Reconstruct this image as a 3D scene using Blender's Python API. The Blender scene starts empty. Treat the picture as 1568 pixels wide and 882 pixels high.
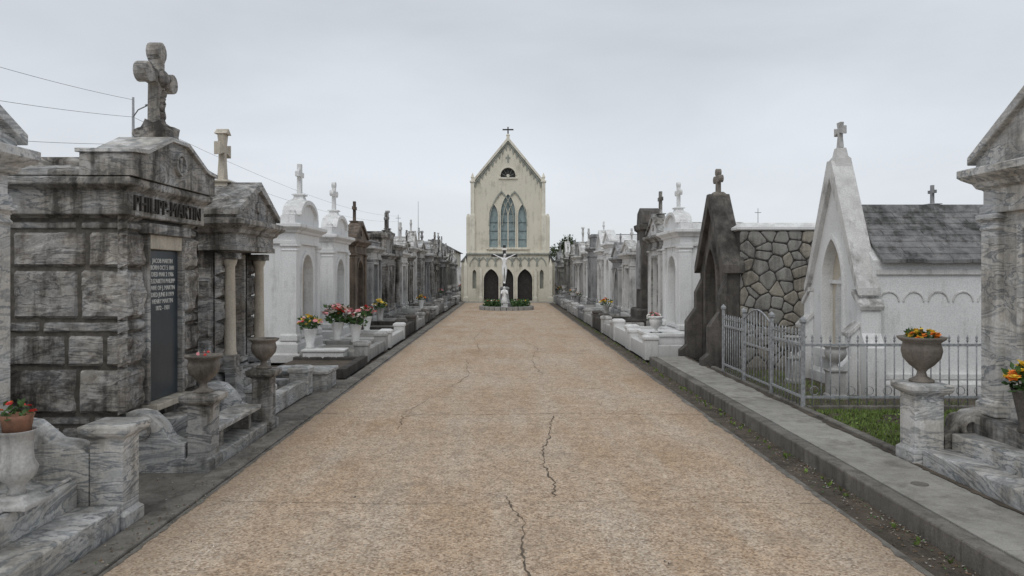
import bpy, bmesh, math, random
from mathutils import Vector, Matrix, noise, geometry
R=random.Random(7)
scene=bpy.context.scene
scene.view_settings.view_transform='Standard'
scene.view_settings.look='None'
scene.view_settings.exposure=0
COL=scene.collection

# ------------------------------------------------------------------ materials
def newmat(name):
    m=bpy.data.materials.new(name); m.use_nodes=True
    nt=m.node_tree; b=nt.nodes['Principled BSDF']
    return m,nt,b
def N(nt,t,**k):
    n=nt.nodes.new(t)
    for a,v in k.items(): setattr(n,a,v)
    return n
def ramp(nt,src,stops):
    r=N(nt,'ShaderNodeValToRGB'); e=r.color_ramp.elements
    while len(e)<len(stops): e.new(0.5)
    for i,(p,c) in enumerate(stops):
        e[i].position=p
        e[i].color=(c,c,c,1) if not hasattr(c,'__len__') else (*c,1)
    nt.links.new(src,r.inputs[0]); return r.outputs[0]
def posmap(nt,scale=(1,1,1),rot=(0,0,0)):
    g=N(nt,'ShaderNodeNewGeometry'); mp=N(nt,'ShaderNodeMapping')
    mp.inputs['Scale'].default_value=scale; mp.inputs['Rotation'].default_value=rot
    nt.links.new(g.outputs['Position'],mp.inputs[0]); return mp.outputs[0]
def noi(nt,vec,scale,detail=6,rough=.6,dist=0):
    n=N(nt,'ShaderNodeTexNoise'); n.inputs['Scale'].default_value=scale
    n.inputs['Detail'].default_value=detail; n.inputs['Roughness'].default_value=rough
    n.inputs['Distortion'].default_value=dist
    nt.links.new(vec,n.inputs['Vector']); return n.outputs[0]
def mix(nt,fac,a,b,mode='MIX'):
    m=N(nt,'ShaderNodeMix',data_type='RGBA',blend_type=mode)
    for s,v in ((0,fac),(6,a),(7,b)):
        if hasattr(v,'is_linked'): nt.links.new(v,m.inputs[s])
        elif s==0: m.inputs[0].default_value=v
        else: m.inputs[s].default_value=(*v,1)
    return m.outputs[2]
def mth(nt,op,a,b=None):
    m=N(nt,'ShaderNodeMath',operation=op)
    for i,v in enumerate((a,b)):
        if v is None: continue
        if hasattr(v,'is_linked'): nt.links.new(v,m.inputs[i])
        else: m.inputs[i].default_value=v
    return m.outputs[0]

def stone(name,c1,c2,dirt=(.03,.028,.022),dirt_amt=.6,dthr=.5,scale=3,vein=None,vscale=4,rough=.8,bump=.3,top=.5,splash=.5,fine=60,spec=.3,tint=None,vamt=.85):
    m,nt,b=newmat(name)
    P=posmap(nt)
    bn=noi(nt,P,scale,5,.65)
    col=ramp(nt,bn,[(.3,c1),(.7,c2)])
    pt=noi(nt,P,1.6,7,.72)
    if tint: col=mix(nt,ramp(nt,pt,[(.42,.0),(.55,.7)]),col,tint)
    if vein:
        Pv=posmap(nt,(.55,.55,2.4),(0.45,.7,.3))
        vn=noi(nt,Pv,vscale,6,.6,1.0)
        v=ramp(nt,vn,[(.38,0),(.43,.75),(.455,.1),(.50,.0),(.525,1),(.56,.15),(.60,.5),(.66,0)])
        col=mix(nt,mth(nt,'MULTIPLY',v,vamt),col,vein)
    S=posmap(nt,(7,7,.7))
    st=noi(nt,S,1.0,5,.65)
    s=mth(nt,'ADD',mth(nt,'MULTIPLY',st,.5),mth(nt,'MULTIPLY',pt,.5))
    f=ramp(nt,s,[(dthr-.03,0),(dthr+.09,1)])
    col=mix(nt,mth(nt,'MULTIPLY',f,dirt_amt),col,dirt)
    g=N(nt,'ShaderNodeNewGeometry'); sx=N(nt,'ShaderNodeSeparateXYZ'); nt.links.new(g.outputs['Normal'],sx.inputs[0])
    sp=N(nt,'ShaderNodeSeparateXYZ'); nt.links.new(g.outputs['Position'],sp.inputs[0])
    up=ramp(nt,sx.outputs[2],[(.3,0),(.8,1)])
    if top>0:
        pt2=ramp(nt,noi(nt,P,6,4,.7),[(.38,0),(.62,1)])
        col=mix(nt,mth(nt,'MULTIPLY',mth(nt,'MULTIPLY',up,pt2),top),col,dirt)
    if splash>0:
        zz=mth(nt,'ADD',sp.outputs[2],mth(nt,'MULTIPLY',pt,.5))
        lo=ramp(nt,zz,[(.3,1),(.72,0)])
        col=mix(nt,mth(nt,'MULTIPLY',lo,splash),col,dirt)
    fn=noi(nt,P,fine,2,.6)
    col=mix(nt,.35,col,ramp(nt,fn,[(.3,.45),(.7,1.15)]),'MULTIPLY')
    nt.links.new(col,b.inputs['Base Color'])
    b.inputs['Roughness'].default_value=rough
    b.inputs['Specular IOR Level'].default_value=spec
    bp=N(nt,'ShaderNodeBump'); bp.inputs['Strength'].default_value=bump; bp.inputs['Distance'].default_value=.025
    nt.links.new(noi(nt,P,16,4,.75),bp.inputs['Height']); nt.links.new(bp.outputs[0],b.inputs['Normal'])
    return m
def plain(name,c,rough=.6,var=.25,sc=20,metal=0,spec=.4):
    m,nt,b=newmat(name); P=posmap(nt)
    n=noi(nt,P,sc,3,.6)
    c2=tuple(x*(1-var) for x in c); c3=tuple(min(1,x*(1+var)) for x in c)
    nt.links.new(ramp(nt,n,[(.3,c2),(.7,c3)]),b.inputs['Base Color'])
    b.inputs['Roughness'].default_value=rough; b.inputs['Metallic'].default_value=metal
    b.inputs['Specular IOR Level'].default_value=spec
    return m
M={}
M['marble']=stone('grey_marble',(.80,.79,.77),(.60,.61,.61),vein=(.14,.165,.19),vscale=1.9,dirt=(.07,.065,.055),dirt_amt=.55,dthr=.53,rough=.55,bump=.12,top=.35,splash=.25,tint=(.58,.54,.47))
M['marbled']=stone('weathered_marble',(.62,.605,.58),(.38,.38,.375),vein=(.10,.11,.12),vscale=1.9,dirt_amt=.82,dthr=.50,bump=.25,top=.6,splash=.3,tint=(.38,.34,.285))
M['rough']=stone('rock_faced_marble',(.60,.58,.55),(.34,.335,.33),vein=(.12,.12,.125),vscale=2.2,dirt=(.03,.027,.023),dirt_amt=.90,dthr=.495,bump=.6,top=.6,splash=.35,fine=35,tint=(.36,.31,.25))
M['rough2']=stone('rock_faced_marble_pale',(.68,.665,.64),(.45,.45,.445),vein=(.13,.135,.145),vscale=2.4,dirt=(.04,.036,.03),dirt_amt=.8,dthr=.515,bump=.5,top=.6,splash=.3,fine=35,tint=(.47,.42,.35))
M['white']=stone('white_plaster',(.84,.84,.83),(.76,.76,.75),dirt=(.30,.295,.265),dirt_amt=.45,dthr=.55,bump=.06,top=.35,splash=.45)
M['whited']=stone('stained_white_plaster',(.77,.76,.74),(.59,.58,.56),dirt=(.11,.105,.09),dirt_amt=.7,dthr=.52,bump=.15,top=.6,splash=.4)
M['grey']=stone('grey_granite',(.43,.43,.43),(.28,.28,.285),dirt=(.05,.047,.04),dirt_amt=.7,dthr=.51,bump=.3,splash=.35)
M['greyl']=stone('light_grey_stone',(.60,.59,.57),(.43,.43,.42),dirt=(.09,.085,.07),dirt_amt=.6,dthr=.52,bump=.25,splash=.35)
M['dark']=stone('blackened_stone',(.17,.155,.14),(.075,.068,.06),dirt=(.028,.025,.022),dirt_amt=.75,dthr=.50,bump=.5)
M['brown']=stone('brown_stone',(.27,.21,.16),(.14,.11,.09),dirt=(.035,.03,.025),dirt_amt=.7,dthr=.50,bump=.4)
M['urnst']=stone('urn_stone',(.32,.28,.24),(.17,.155,.135),dirt=(.05,.045,.038),dirt_amt=.6,dthr=.5,bump=.4,splash=0)
M['tanst']=stone('tan_marble',(.66,.60,.50),(.52,.47,.39),dirt=(.12,.105,.08),dirt_amt=.45,dthr=.54,bump=.12)
M['tablet']=stone('dark_slate_tablet',(.045,.06,.075),(.026,.036,.045),dirt=(.09,.095,.09),dirt_amt=.3,dthr=.53,rough=.35,bump=.03,spec=.5,splash=0)
M['tabletl']=stone('marble_tablet',(.74,.73,.70),(.58,.58,.56),vein=(.42,.42,.42),dirt=(.18,.17,.15),dirt_amt=.4,rough=.45,bump=.05,splash=0)
M['letter']=plain('letter_paint',(.72,.72,.68),.7,.1)
M['letterd']=plain('letter_dark',(.055,.05,.045),.8)
M['cream']=stone('cream_stucco',(.78,.73,.61),(.69,.65,.54),dirt=(.28,.26,.20),dirt_amt=.5,dthr=.54,bump=.1,splash=.3,top=.4,scale=1)
M['creamt']=stone('cream_trim',(.84,.80,.69),(.75,.71,.60),dirt=(.26,.24,.19),dirt_amt=.5,dthr=.53,bump=.08,splash=.3)
M['gothic']=stone('grey_green_trim',(.42,.44,.39),(.30,.32,.285),dirt=(.12,.12,.10),dirt_amt=.5,bump=.1,splash=.2)
M['slate']=stone('mossy_slate',(.30,.295,.29),(.17,.17,.17),dirt=(.035,.034,.032),dirt_amt=.85,dthr=.50,bump=.5,top=.2,splash=0)
M['conc']=stone('sidewalk_concrete',(.41,.395,.36),(.29,.28,.255),dirt=(.13,.12,.10),dirt_amt=.6,dthr=.52,scale=1.2,bump=.2,top=.3,splash=0,fine=110)
M['conckerb']=stone('kerb_concrete',(.27,.25,.22),(.16,.15,.133),dirt=(.065,.057,.047),dirt_amt=.7,dthr=.50,scale=2,bump=.3,top=.3,splash=.05)
M['mortar']=plain('dark_mortar',(.06,.055,.05),.95,.4)
M['mortarl']=plain('light_mortar',(.12,.11,.095),.95,.35)
M['iron']=plain('painted_iron',(.30,.31,.32),.5,.4,30)
M['irond']=plain('dark_iron',(.04,.04,.04),.5,.3,30)
M['door']=plain('dark_wood',(.035,.030,.028),.55,.5,8)
M['terra']=stone('terracotta',(.42,.22,.14),(.3,.15,.1),dirt=(.12,.08,.06),dirt_amt=.5,bump=.1,splash=0)
M['statue']=plain('white_statue_marble',(.82,.82,.81),.5,.08,10)
M['leafd']=plain('leaf_green',(.06,.12,.035),.6,.5,30)
M['grass']=plain('grass_green',(.145,.21,.05),.7,.55,7)
M['tree']=plain('tree_leaves',(.065,.09,.035),.7,.5,3)
M['bark']=plain('bark',(.1,.075,.055),.9,.4,12)
M['soil']=stone('soil',(.15,.12,.09),(.08,.066,.052),dirt=(.03,.026,.02),dirt_amt=.5,bump=.8,top=.3,splash=0)
M['red']=plain('petals_red',(.6,.05,.045),.6,.3); M['pink']=plain('petals_pink',(.85,.36,.38),.6,.3)
M['yellow']=plain('petals_yellow',(.9,.62,.08),.6,.25); M['orange']=plain('petals_orange',(.9,.24,.03),.6,.3)
M['wht']=plain('petals_white',(.88,.84,.78),.6,.1); M['litter']=plain('dead_leaves',(.13,.085,.05),.9,.6,40)
M['crack']=plain('crack_dirt',(.12,.095,.07),.95,.4,30)
M['brick']=plain('house_brick',(.28,.17,.12),.9,.3,6)
M['fs1']=stone('fieldstone_tan',(.42,.385,.32),(.29,.27,.23),dirt=(.06,.053,.045),dirt_amt=.6,bump=.5,top=.3,splash=.3)
M['fs2']=stone('fieldstone_grey',(.36,.35,.325),(.24,.235,.215),dirt=(.06,.053,.045),dirt_amt=.6,bump=.5,top=.3,splash=.3)
def glass():
    m,nt,b=newmat('stained_glass'); P=posmap(nt,(9,9,6))
    v=N(nt,'ShaderNodeTexVoronoi'); v.inputs['Scale'].default_value=1; nt.links.new(P,v.inputs['Vector'])
    c=ramp(nt,v.outputs['Color'],[(0,(.16,.22,.23)),(.5,(.30,.38,.38)),(1,(.22,.27,.29))])
    nt.links.new(c,b.inputs['Base Color']); b.inputs['Roughness'].default_value=.3; return m
M['glass']=glass()
def roadmat():
    m,nt,b=newmat('exposed_aggregate_concrete'); P=posmap(nt)
    big=noi(nt,P,.55,6,.62)
    base=ramp(nt,big,[(.30,(.46,.35,.245)),(.48,(.55,.445,.345)),(.66,(.58,.51,.435))])
    Pl=posmap(nt,(2.4,.3,1)); pl=noi(nt,Pl,1.1,6,.62)
    base=mix(nt,mth(nt,'MULTIPLY',ramp(nt,pl,[(.45,0),(.64,1)]),.65),base,(.60,.55,.485))
    v=N(nt,'ShaderNodeTexVoronoi'); v.inputs['Scale'].default_value=70; nt.links.new(P,v.inputs['Vector'])
    sp=N(nt,'ShaderNodeSeparateColor'); nt.links.new(v.outputs['Color'],sp.inputs[0])
    peb=ramp(nt,sp.outputs[0],[(0,(.36,.29,.23)),(.18,(.66,.52,.40)),(.45,(.98,.92,.84)),(.75,(1.14,1,.86)),(.90,(1.28,1.24,1.16)),(1,(.52,.50,.48))])
    col=mix(nt,.80,base,peb,'MULTIPLY')
    edge=ramp(nt,v.outputs['Distance'],[(.4,0),(.9,1)])
    col=mix(nt,mth(nt,'MULTIPLY',edge,.45),col,(.24,.195,.15))
    mid=noi(nt,P,8,6,.75)
    col=mix(nt,.75,col,ramp(nt,mid,[(.3,.58),(.7,1.22)]),'MULTIPLY')
    dk=ramp(nt,noi(nt,P,1.7,8,.76,.6),[(.54,0),(.68,1)])
    col=mix(nt,mth(nt,'MULTIPLY',dk,.55),col,(.26,.21,.165))
    g=N(nt,'ShaderNodeNewGeometry'); s=N(nt,'ShaderNodeSeparateXYZ'); nt.links.new(g.outputs['Position'],s.inputs[0])
    ax=mth(nt,'ABSOLUTE',mth(nt,'SUBTRACT',s.outputs[0],.06))
    ax=mth(nt,'ADD',ax,mth(nt,'MULTIPLY',mid,.6))
    e=ramp(nt,mth(nt,'DIVIDE',ax,3),[(.74,0),(.90,1)])
    col=mix(nt,mth(nt,'MULTIPLY',e,.6),col,(.23,.175,.125))
    nt.links.new(col,b.inputs['Base Color']); b.inputs['Roughness'].default_value=.9; b.inputs['Specular IOR Level'].default_value=.2
    bp=N(nt,'ShaderNodeBump'); bp.inputs['Strength'].default_value=.45; bp.inputs['Distance'].default_value=.008
    nt.links.new(noi(nt,P,70,3,.7),bp.inputs['Height']); nt.links.new(bp.outputs[0],b.inputs['Normal']); return m
M['road']=roadmat()

# ------------------------------------------------------------------ builder
class Obj:
    def __init__(s,name,loc=(0,0,0),rot=0):
        s.name=name; s.M=Matrix.Translation(loc)@Matrix.Rotation(math.radians(rot),4,'Z')
        s.parts={}; s.texts=[]; s.T=None; s.cur=None
    def part(s,n,bevel=0.0):
        if n not in s.parts: s.parts[n]=dict(v=[],f=[],mi=[],sm=[],mats=[],bevel=bevel)
        s.cur=s.parts[n]; return s
    def add(s,vs,fs,mat,smooth=False):
        if s.cur is None: s.part('body')
        c=s.cur; k=len(c['v'])
        if s.T is not None: vs=[tuple(s.T@Vector(v)) for v in vs]
        c['v'].extend(vs)
        if mat not in c['mats']: c['mats'].append(mat)
        mi=c['mats'].index(mat)
        for f in fs:
            c['f'].append([i+k for i in f]); c['mi'].append(mi); c['sm'].append(smooth)
    def text(s,body,loc,size,mat='letter',ext=.003,align='CENTER'):
        s.texts.append((body,loc,size,mat,ext,align))
    def finish(s):
        obs=[]
        for n,c in s.parts.items():
            if not c['v']: continue
            me=bpy.data.meshes.new(n); me.from_pydata(c['v'],[],c['f'])
            for a in c['mats']: me.materials.append(M[a])
            me.polygons.foreach_set('material_index',c['mi']); me.polygons.foreach_set('use_smooth',c['sm'])
            bm=bmesh.new(); bm.from_mesh(me); bmesh.ops.recalc_face_normals(bm,faces=bm.faces); bm.to_mesh(me); bm.free()
            me.update()
            ob=bpy.data.objects.new(n,me); COL.objects.link(ob)
            if c['bevel']>0:
                md=ob.modifiers.new('bevel','BEVEL'); md.width=c['bevel']; md.segments=2; md.limit_method='ANGLE'; md.angle_limit=math.radians(50)
            obs.append(ob)
        for i,(b,l,sz,mt,ex,al) in enumerate(s.texts):
            cu=bpy.data.curves.new('inscription','FONT'); cu.body=b; cu.size=sz; cu.extrude=ex; cu.align_x=al; cu.align_y='CENTER'
            cu.resolution_u=2
            cu.materials.append(M[mt])
            ob=bpy.data.objects.new('inscription',cu); ob.location=l; ob.rotation_euler=(math.radians(90),0,0); COL.objects.link(ob); obs.append(ob)
        if len(obs)==1:
            obs[0].name=s.name; obs[0].matrix_world=s.M; return obs[0]
        e=bpy.data.objects.new(s.name,None); COL.objects.link(e); e.matrix_world=s.M
        for o in obs: o.parent=e
        return e

def box(o,x0,x1,y0,y1,z0,z1,mat):
    v=[(x,y,z) for z in (z0,z1) for x,y in ((x0,y0),(x1,y0),(x1,y1),(x0,y1))]
    o.add(v,[(3,2,1,0),(4,5,6,7),(0,1,5,4),(1,2,6,5),(2,3,7,6),(3,0,4,7)],mat)
def loft(o,x0,x1,y0,y1,prof,mat):
    v=[];f=[]
    for off,z in prof: v+=[(x0-off,y0-off,z),(x1+off,y0-off,z),(x1+off,y1+off,z),(x0-off,y1+off,z)]
    n=len(prof)
    for i in range(n-1):
        for j in range(4): f.append((i*4+j,i*4+(j+1)%4,i*4+4+(j+1)%4,i*4+4+j))
    f.append((3,2,1,0)); f.append(tuple(n*4-4+j for j in range(4)))
    o.add(v,f,mat)
def plate(o,outer,holes,y0,y1,mat,back=True):
    loops=[outer]+list(holes); pts=[p for l in loops for p in l]
    tris=geometry.tessellate_polygon([[Vector((p[0],p[1],0)) for p in l] for l in loops])
    n=len(pts); v=[(p[0],y0,p[1]) for p in pts]+[(p[0],y1,p[1]) for p in pts]
    f=[tuple(t) for t in tris]
    if back: f+=[tuple(i+n for i in t[::-1]) for t in tris]
    k=0
    for l in loops:
        m=len(l)
        for i in range(m): a=k+i; b=k+(i+1)%m; f.append((a,b,b+n,a+n))
        k+=m
    o.add(v,f,mat)
def lathe(o,cx,cy,prof,mat,segs=20,flute=0,fa=.06,frange=None,smooth=True):
    v=[];f=[]
    for k,(r,z) in enumerate(prof):
        for i in range(segs):
            a=2*math.pi*i/segs; rr=r
            if flute and (frange is None or frange[0]<=z<=frange[1]): rr=r*(1-fa*abs(math.sin(flute*a/2)))
            v.append((cx+rr*math.cos(a),cy+rr*math.sin(a),z))
    n=len(prof)
    for k in range(n-1):
        for i in range(segs): j=(i+1)%segs; f.append((k*segs+i,k*segs+j,(k+1)*segs+j,(k+1)*segs+i))
    f.append(tuple(range(segs))[::-1]); f.append(tuple((n-1)*segs+i for i in range(segs)))
    o.add(v,f,mat,smooth)
def tube(o,pts,r,mat,segs=8):
    v=[];f=[]
    pts=[Vector(p) for p in pts]
    for k,p in enumerate(pts):
        d=(pts[min(k+1,len(pts)-1)]-pts[max(k-1,0)]).normalized()
        u=d.cross(Vector((0,0,1)) if abs(d.z)<.9 else Vector((1,0,0))).normalized(); w=d.cross(u)
        rr=r[k] if isinstance(r,(list,tuple)) else r
        for i in range(segs):
            a=2*math.pi*i/segs; v.append(tuple(p+u*rr*math.cos(a)+w*rr*math.sin(a)))
    for k in range(len(pts)-1):
        for i in range(segs): j=(i+1)%segs; f.append((k*segs+i,k*segs+j,(k+1)*segs+j,(k+1)*segs+i))
    f.append(tuple(range(segs))[::-1]); f.append(tuple((len(pts)-1)*segs+i for i in range(segs)))
    o.add(v,f,mat,True)
def disc(o,cx,cz,r,y0,y1,mat,segs=14):
    plate(o,[(cx+r*math.cos(2*math.pi*i/segs),cz+r*math.sin(2*math.pi*i/segs)) for i in range(segs)],[],y0,y1,mat)
def ring(o,cx,cz,r0,r1,y0,y1,mat,segs=24):
    c=lambda r:[(cx+r*math.cos(2*math.pi*i/segs),cz+r*math.sin(2*math.pi*i/segs)) for i in range(segs)]
    plate(o,c(r1),[c(r0)],y0,y1,mat)
_ico={}
def boulder(o,c,r,mat,amp=.25,fr=3,sub=3,smooth=True):
    if sub not in _ico:
        bm=bmesh.new(); bmesh.ops.create_icosphere(bm,subdivisions=sub,radius=1)
        _ico[sub]=([v.co.copy() for v in bm.verts],[tuple(v.index for v in f.verts) for f in bm.faces]); bm.free()
    vs,fs=_ico[sub]; out=[]
    sd=Vector((R.random()*50,R.random()*50,R.random()*50))
    for p in vs:
        k=1+amp*noise.noise(p*fr+sd)+amp*.5*noise.noise(p*fr*2.7+sd)
        out.append((c[0]+p.x*r[0]*k,c[1]+p.y*r[1]*k,c[2]+p.z*r[2]*k))
    o.add(out,fs,mat,smooth)
def rarch(cx,z0,w,h,n=10):
    r=w/2; zs=z0+h-r
    return [(cx-r,z0)]+[(cx-r*math.cos(math.pi*i/n),zs+r*math.sin(math.pi*i/n)) for i in range(n+1)]+[(cx+r,z0)]
def parch(cx,z0,w,h,n=7,k=1.0):
    hs=.866*w*k; zs=z0+h-hs; pts=[(cx-w/2,z0)]
    for i in range(n+1):
        a=math.pi-math.radians(60)*i/n; pts.append((cx+w/2+w*math.cos(a),zs+k*w*math.sin(a)))
    for i in range(n-1,-1,-1):
        a=math.pi-math.radians(60)*i/n; pts.append((cx-w/2-w*math.cos(a),zs+k*w*math.sin(a)))
    pts.append((cx+w/2,z0)); return pts
def archband(o,fn,cx,z0,w,h,t,y0,y1,mat,**k):
    a=fn(cx,z0,w+2*t,h+t*1.4,**k); b=fn(cx,z0,w,h,**k)
    plate(o,a+b[::-1],[],y0,y1,mat)
def rblock(o,P,U,V,Nn,w,h,relief,mat):
    if mat=='rough': mat=R.choice(['rough','rough','rough2'])
    nu=max(4,int(w/.035)); nv=max(4,int(h/.035)); vs=[];fs=[]
    sd=R.random()*100
    for j in range(nv+1):
        for i in range(nu+1):
            u=w*i/nu; v=h*j/nv; e=min(u,w-u,v,h-v)
            if e<=1e-6: d=-.03
            else:
                d=relief*min(1,(e/.04))**.5*(.8+1.2*noise.noise(Vector((u*5+sd,v*7,sd)))+.7*noise.noise(Vector((u*17+sd,v*17,sd))))
            p=P+U*u+V*v+Nn*d; vs.append(tuple(p))
    for j in range(nv):
        for i in range(nu): a=j*(nu+1)+i; fs.append((a,a+1,a+nu+2,a+nu+1))
    o.add(vs,fs,mat,False)
def rwall(o,P,U,V,Nn,W,courses,bl,relief,mat,gap=.005):
    z=0
    for k,(h,m) in enumerate(courses):
        u=0; first=True
        while u<W-.02:
            L=bl*(.6+1.0*R.random())*(1 if h>.2 else 1.6)
            if first and k%2: L*=.55
            first=False
            if W-(u+L)<bl*.35: L=W-u
            rblock(o,P+U*(u+gap/2)+V*(z+gap/2),U,V,Nn,L-gap,h-gap,relief*(1 if h>.2 else .5)*R.uniform(.5,1.3),m or mat); u+=L
        z+=h
X_=Vector((1,0,0));Y_=Vector((0,1,0));Z_=Vector((0,0,1))

def cross(o,cx,yc,z0,h,arm,t,mat,style='latin'):
    w=t*.5; zc=z0+h*.66; d=t*.42
    if style=='flare':
        q=w*1.7
        p=[(-q,0),(-w*.8,h*.5-w),(-w*.8,h*.66-w*.8),(-arm,h*.66-q),(-arm,h*.66+q),(-w*.8,h*.66+w*.8),(-q,h),(q,h),(w*.8,h*.66+w*.8),(arm,h*.66+q),(arm,h*.66-q),(w*.8,h*.66-w*.8),(w*.8,h*.5-w),(q,0)]
    else:
        p=[(-w*1.15,0),(-w,h*.66-w),(-arm,h*.66-w),(-arm,h*.66+w),(-w,h*.66+w),(-w,h),(w,h),(w,h*.66+w),(arm,h*.66+w),(arm,h*.66-w),(w,h*.66-w),(w*1.15,0)]
    plate(o,[(cx+a,z0+b) for a,b in p],[],yc-d,yc+d,mat)
    if style=='bud':
        for a,b in ((-arm,0),(arm,0),(0,h*.34)):
            disc(o,cx+a,zc+b,w*1.5,yc-d*1.15,yc+d*1.15,mat)
            disc(o,cx+a*.8,zc+b*.85,w*1.25,yc-d*1.07,yc+d*1.07,mat)
    if style=='celtic': ring(o,cx,zc,arm*.52,arm*.7,yc-d*.6,yc+d*.6,mat)
def crossped(o,cx,yc,z0,h,w,mat):
    loft(o,cx-w*.5,cx+w*.5,yc-w*.4,yc+w*.4,[(.05,z0),(.05,z0+h*.25),(0,z0+h*.4),(-.02,z0+h*.75),(.02,z0+h*.82),(.02,z0+h*.93),(-w*.2,z0+h)],mat)

URN=[(.10,0),(.10,.02),(.045,.05),(.035,.09),(.05,.11),(.10,.15),(.15,.21),(.165,.27),(.16,.30),(.15,.33),(.15,.345),(.19,.375),(.20,.395),(.16,.395),(.14,.36),(.10,.35)]
def urn(o,cx,cy,z,s,mat):
    lathe(o,cx,cy,[(r*s,z+h*s) for r,h in URN],mat,40,20,.10,(z+.12*s,z+.28*s))
def bloom(o,c,r,mat):
    vs=[];fs=[]; up=Vector((R.uniform(-.7,.7),R.uniform(-.7,.7),1)).normalized()
    u=up.cross(X_).normalized(); w=up.cross(u)
    for ringi,(n,rr,lift) in enumerate(((6,1,.15),(5,.6,.45))):
        for i in range(n):
            a=2*math.pi*(i+.5*ringi)/n; da=math.pi/n*1.05
            k=len(vs); c0=Vector(c)
            for aa,q,l in ((a,0.05,0),(a-da,.7,lift*.7),(a,1.05,lift),(a+da,.7,lift*.7)):
                vs.append(tuple(c0+(u*math.cos(aa)+w*math.sin(aa))*r*rr*q+up*r*l))
            fs.append((k,k+1,k+2,k+3))
    o.add(vs,fs,mat)
def leaf(o,c,L,mat,d=None):
    d=d or Vector((R.uniform(-1,1),R.uniform(-1,1),R.uniform(-.2,1))).normalized()
    s=d.cross(Vector((R.uniform(-1,1),R.uniform(-1,1),R.uniform(-1,1)))).normalized()*L*.25; c=Vector(c)
    o.add([tuple(c),tuple(c+d*L*.5+s),tuple(c+d*L),tuple(c+d*L*.5-s)],[(0,1,2,3)],mat)
def bouquet(o,cx,cy,z,rad,hh,cols,n=26,br=.035):
    o.part('stems_and_leaves')
    for i in range(n*4):
        a=R.random()*6.28; q=rad*R.random()**.5
        leaf(o,(cx+q*math.cos(a)*.8,cy+q*math.sin(a)*.8,z+hh*R.random()*.75),rad*.45,'leafd')
    o.part('blooms')
    for i in range(n):
        a=R.random()*6.28; q=rad*R.random()**.5
        bloom(o,(cx+q*math.cos(a),cy+q*math.sin(a),z+hh*(1-.55*(q/rad)**2)*R.uniform(.75,1.05)),br*R.uniform(.8,1.3),R.choice(cols))
def flower_vase(loc,vs,rad,hh,cols,n=24,mat='white',br=.035,name='flower_vase'):
    o=Obj(name,loc); o.part('vase')
    lathe(o,0,0,[(.07*vs,0),(.08*vs,.02*vs),(.06*vs,.05*vs),(.09*vs,.2*vs),(.11*vs,.3*vs),(.12*vs,.32*vs),(.10*vs,.32*vs),(.08*vs,.27*vs)],mat,18)
    bouquet(o,0,0,.3*vs,rad,hh,cols,n,br); o.finish()

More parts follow.
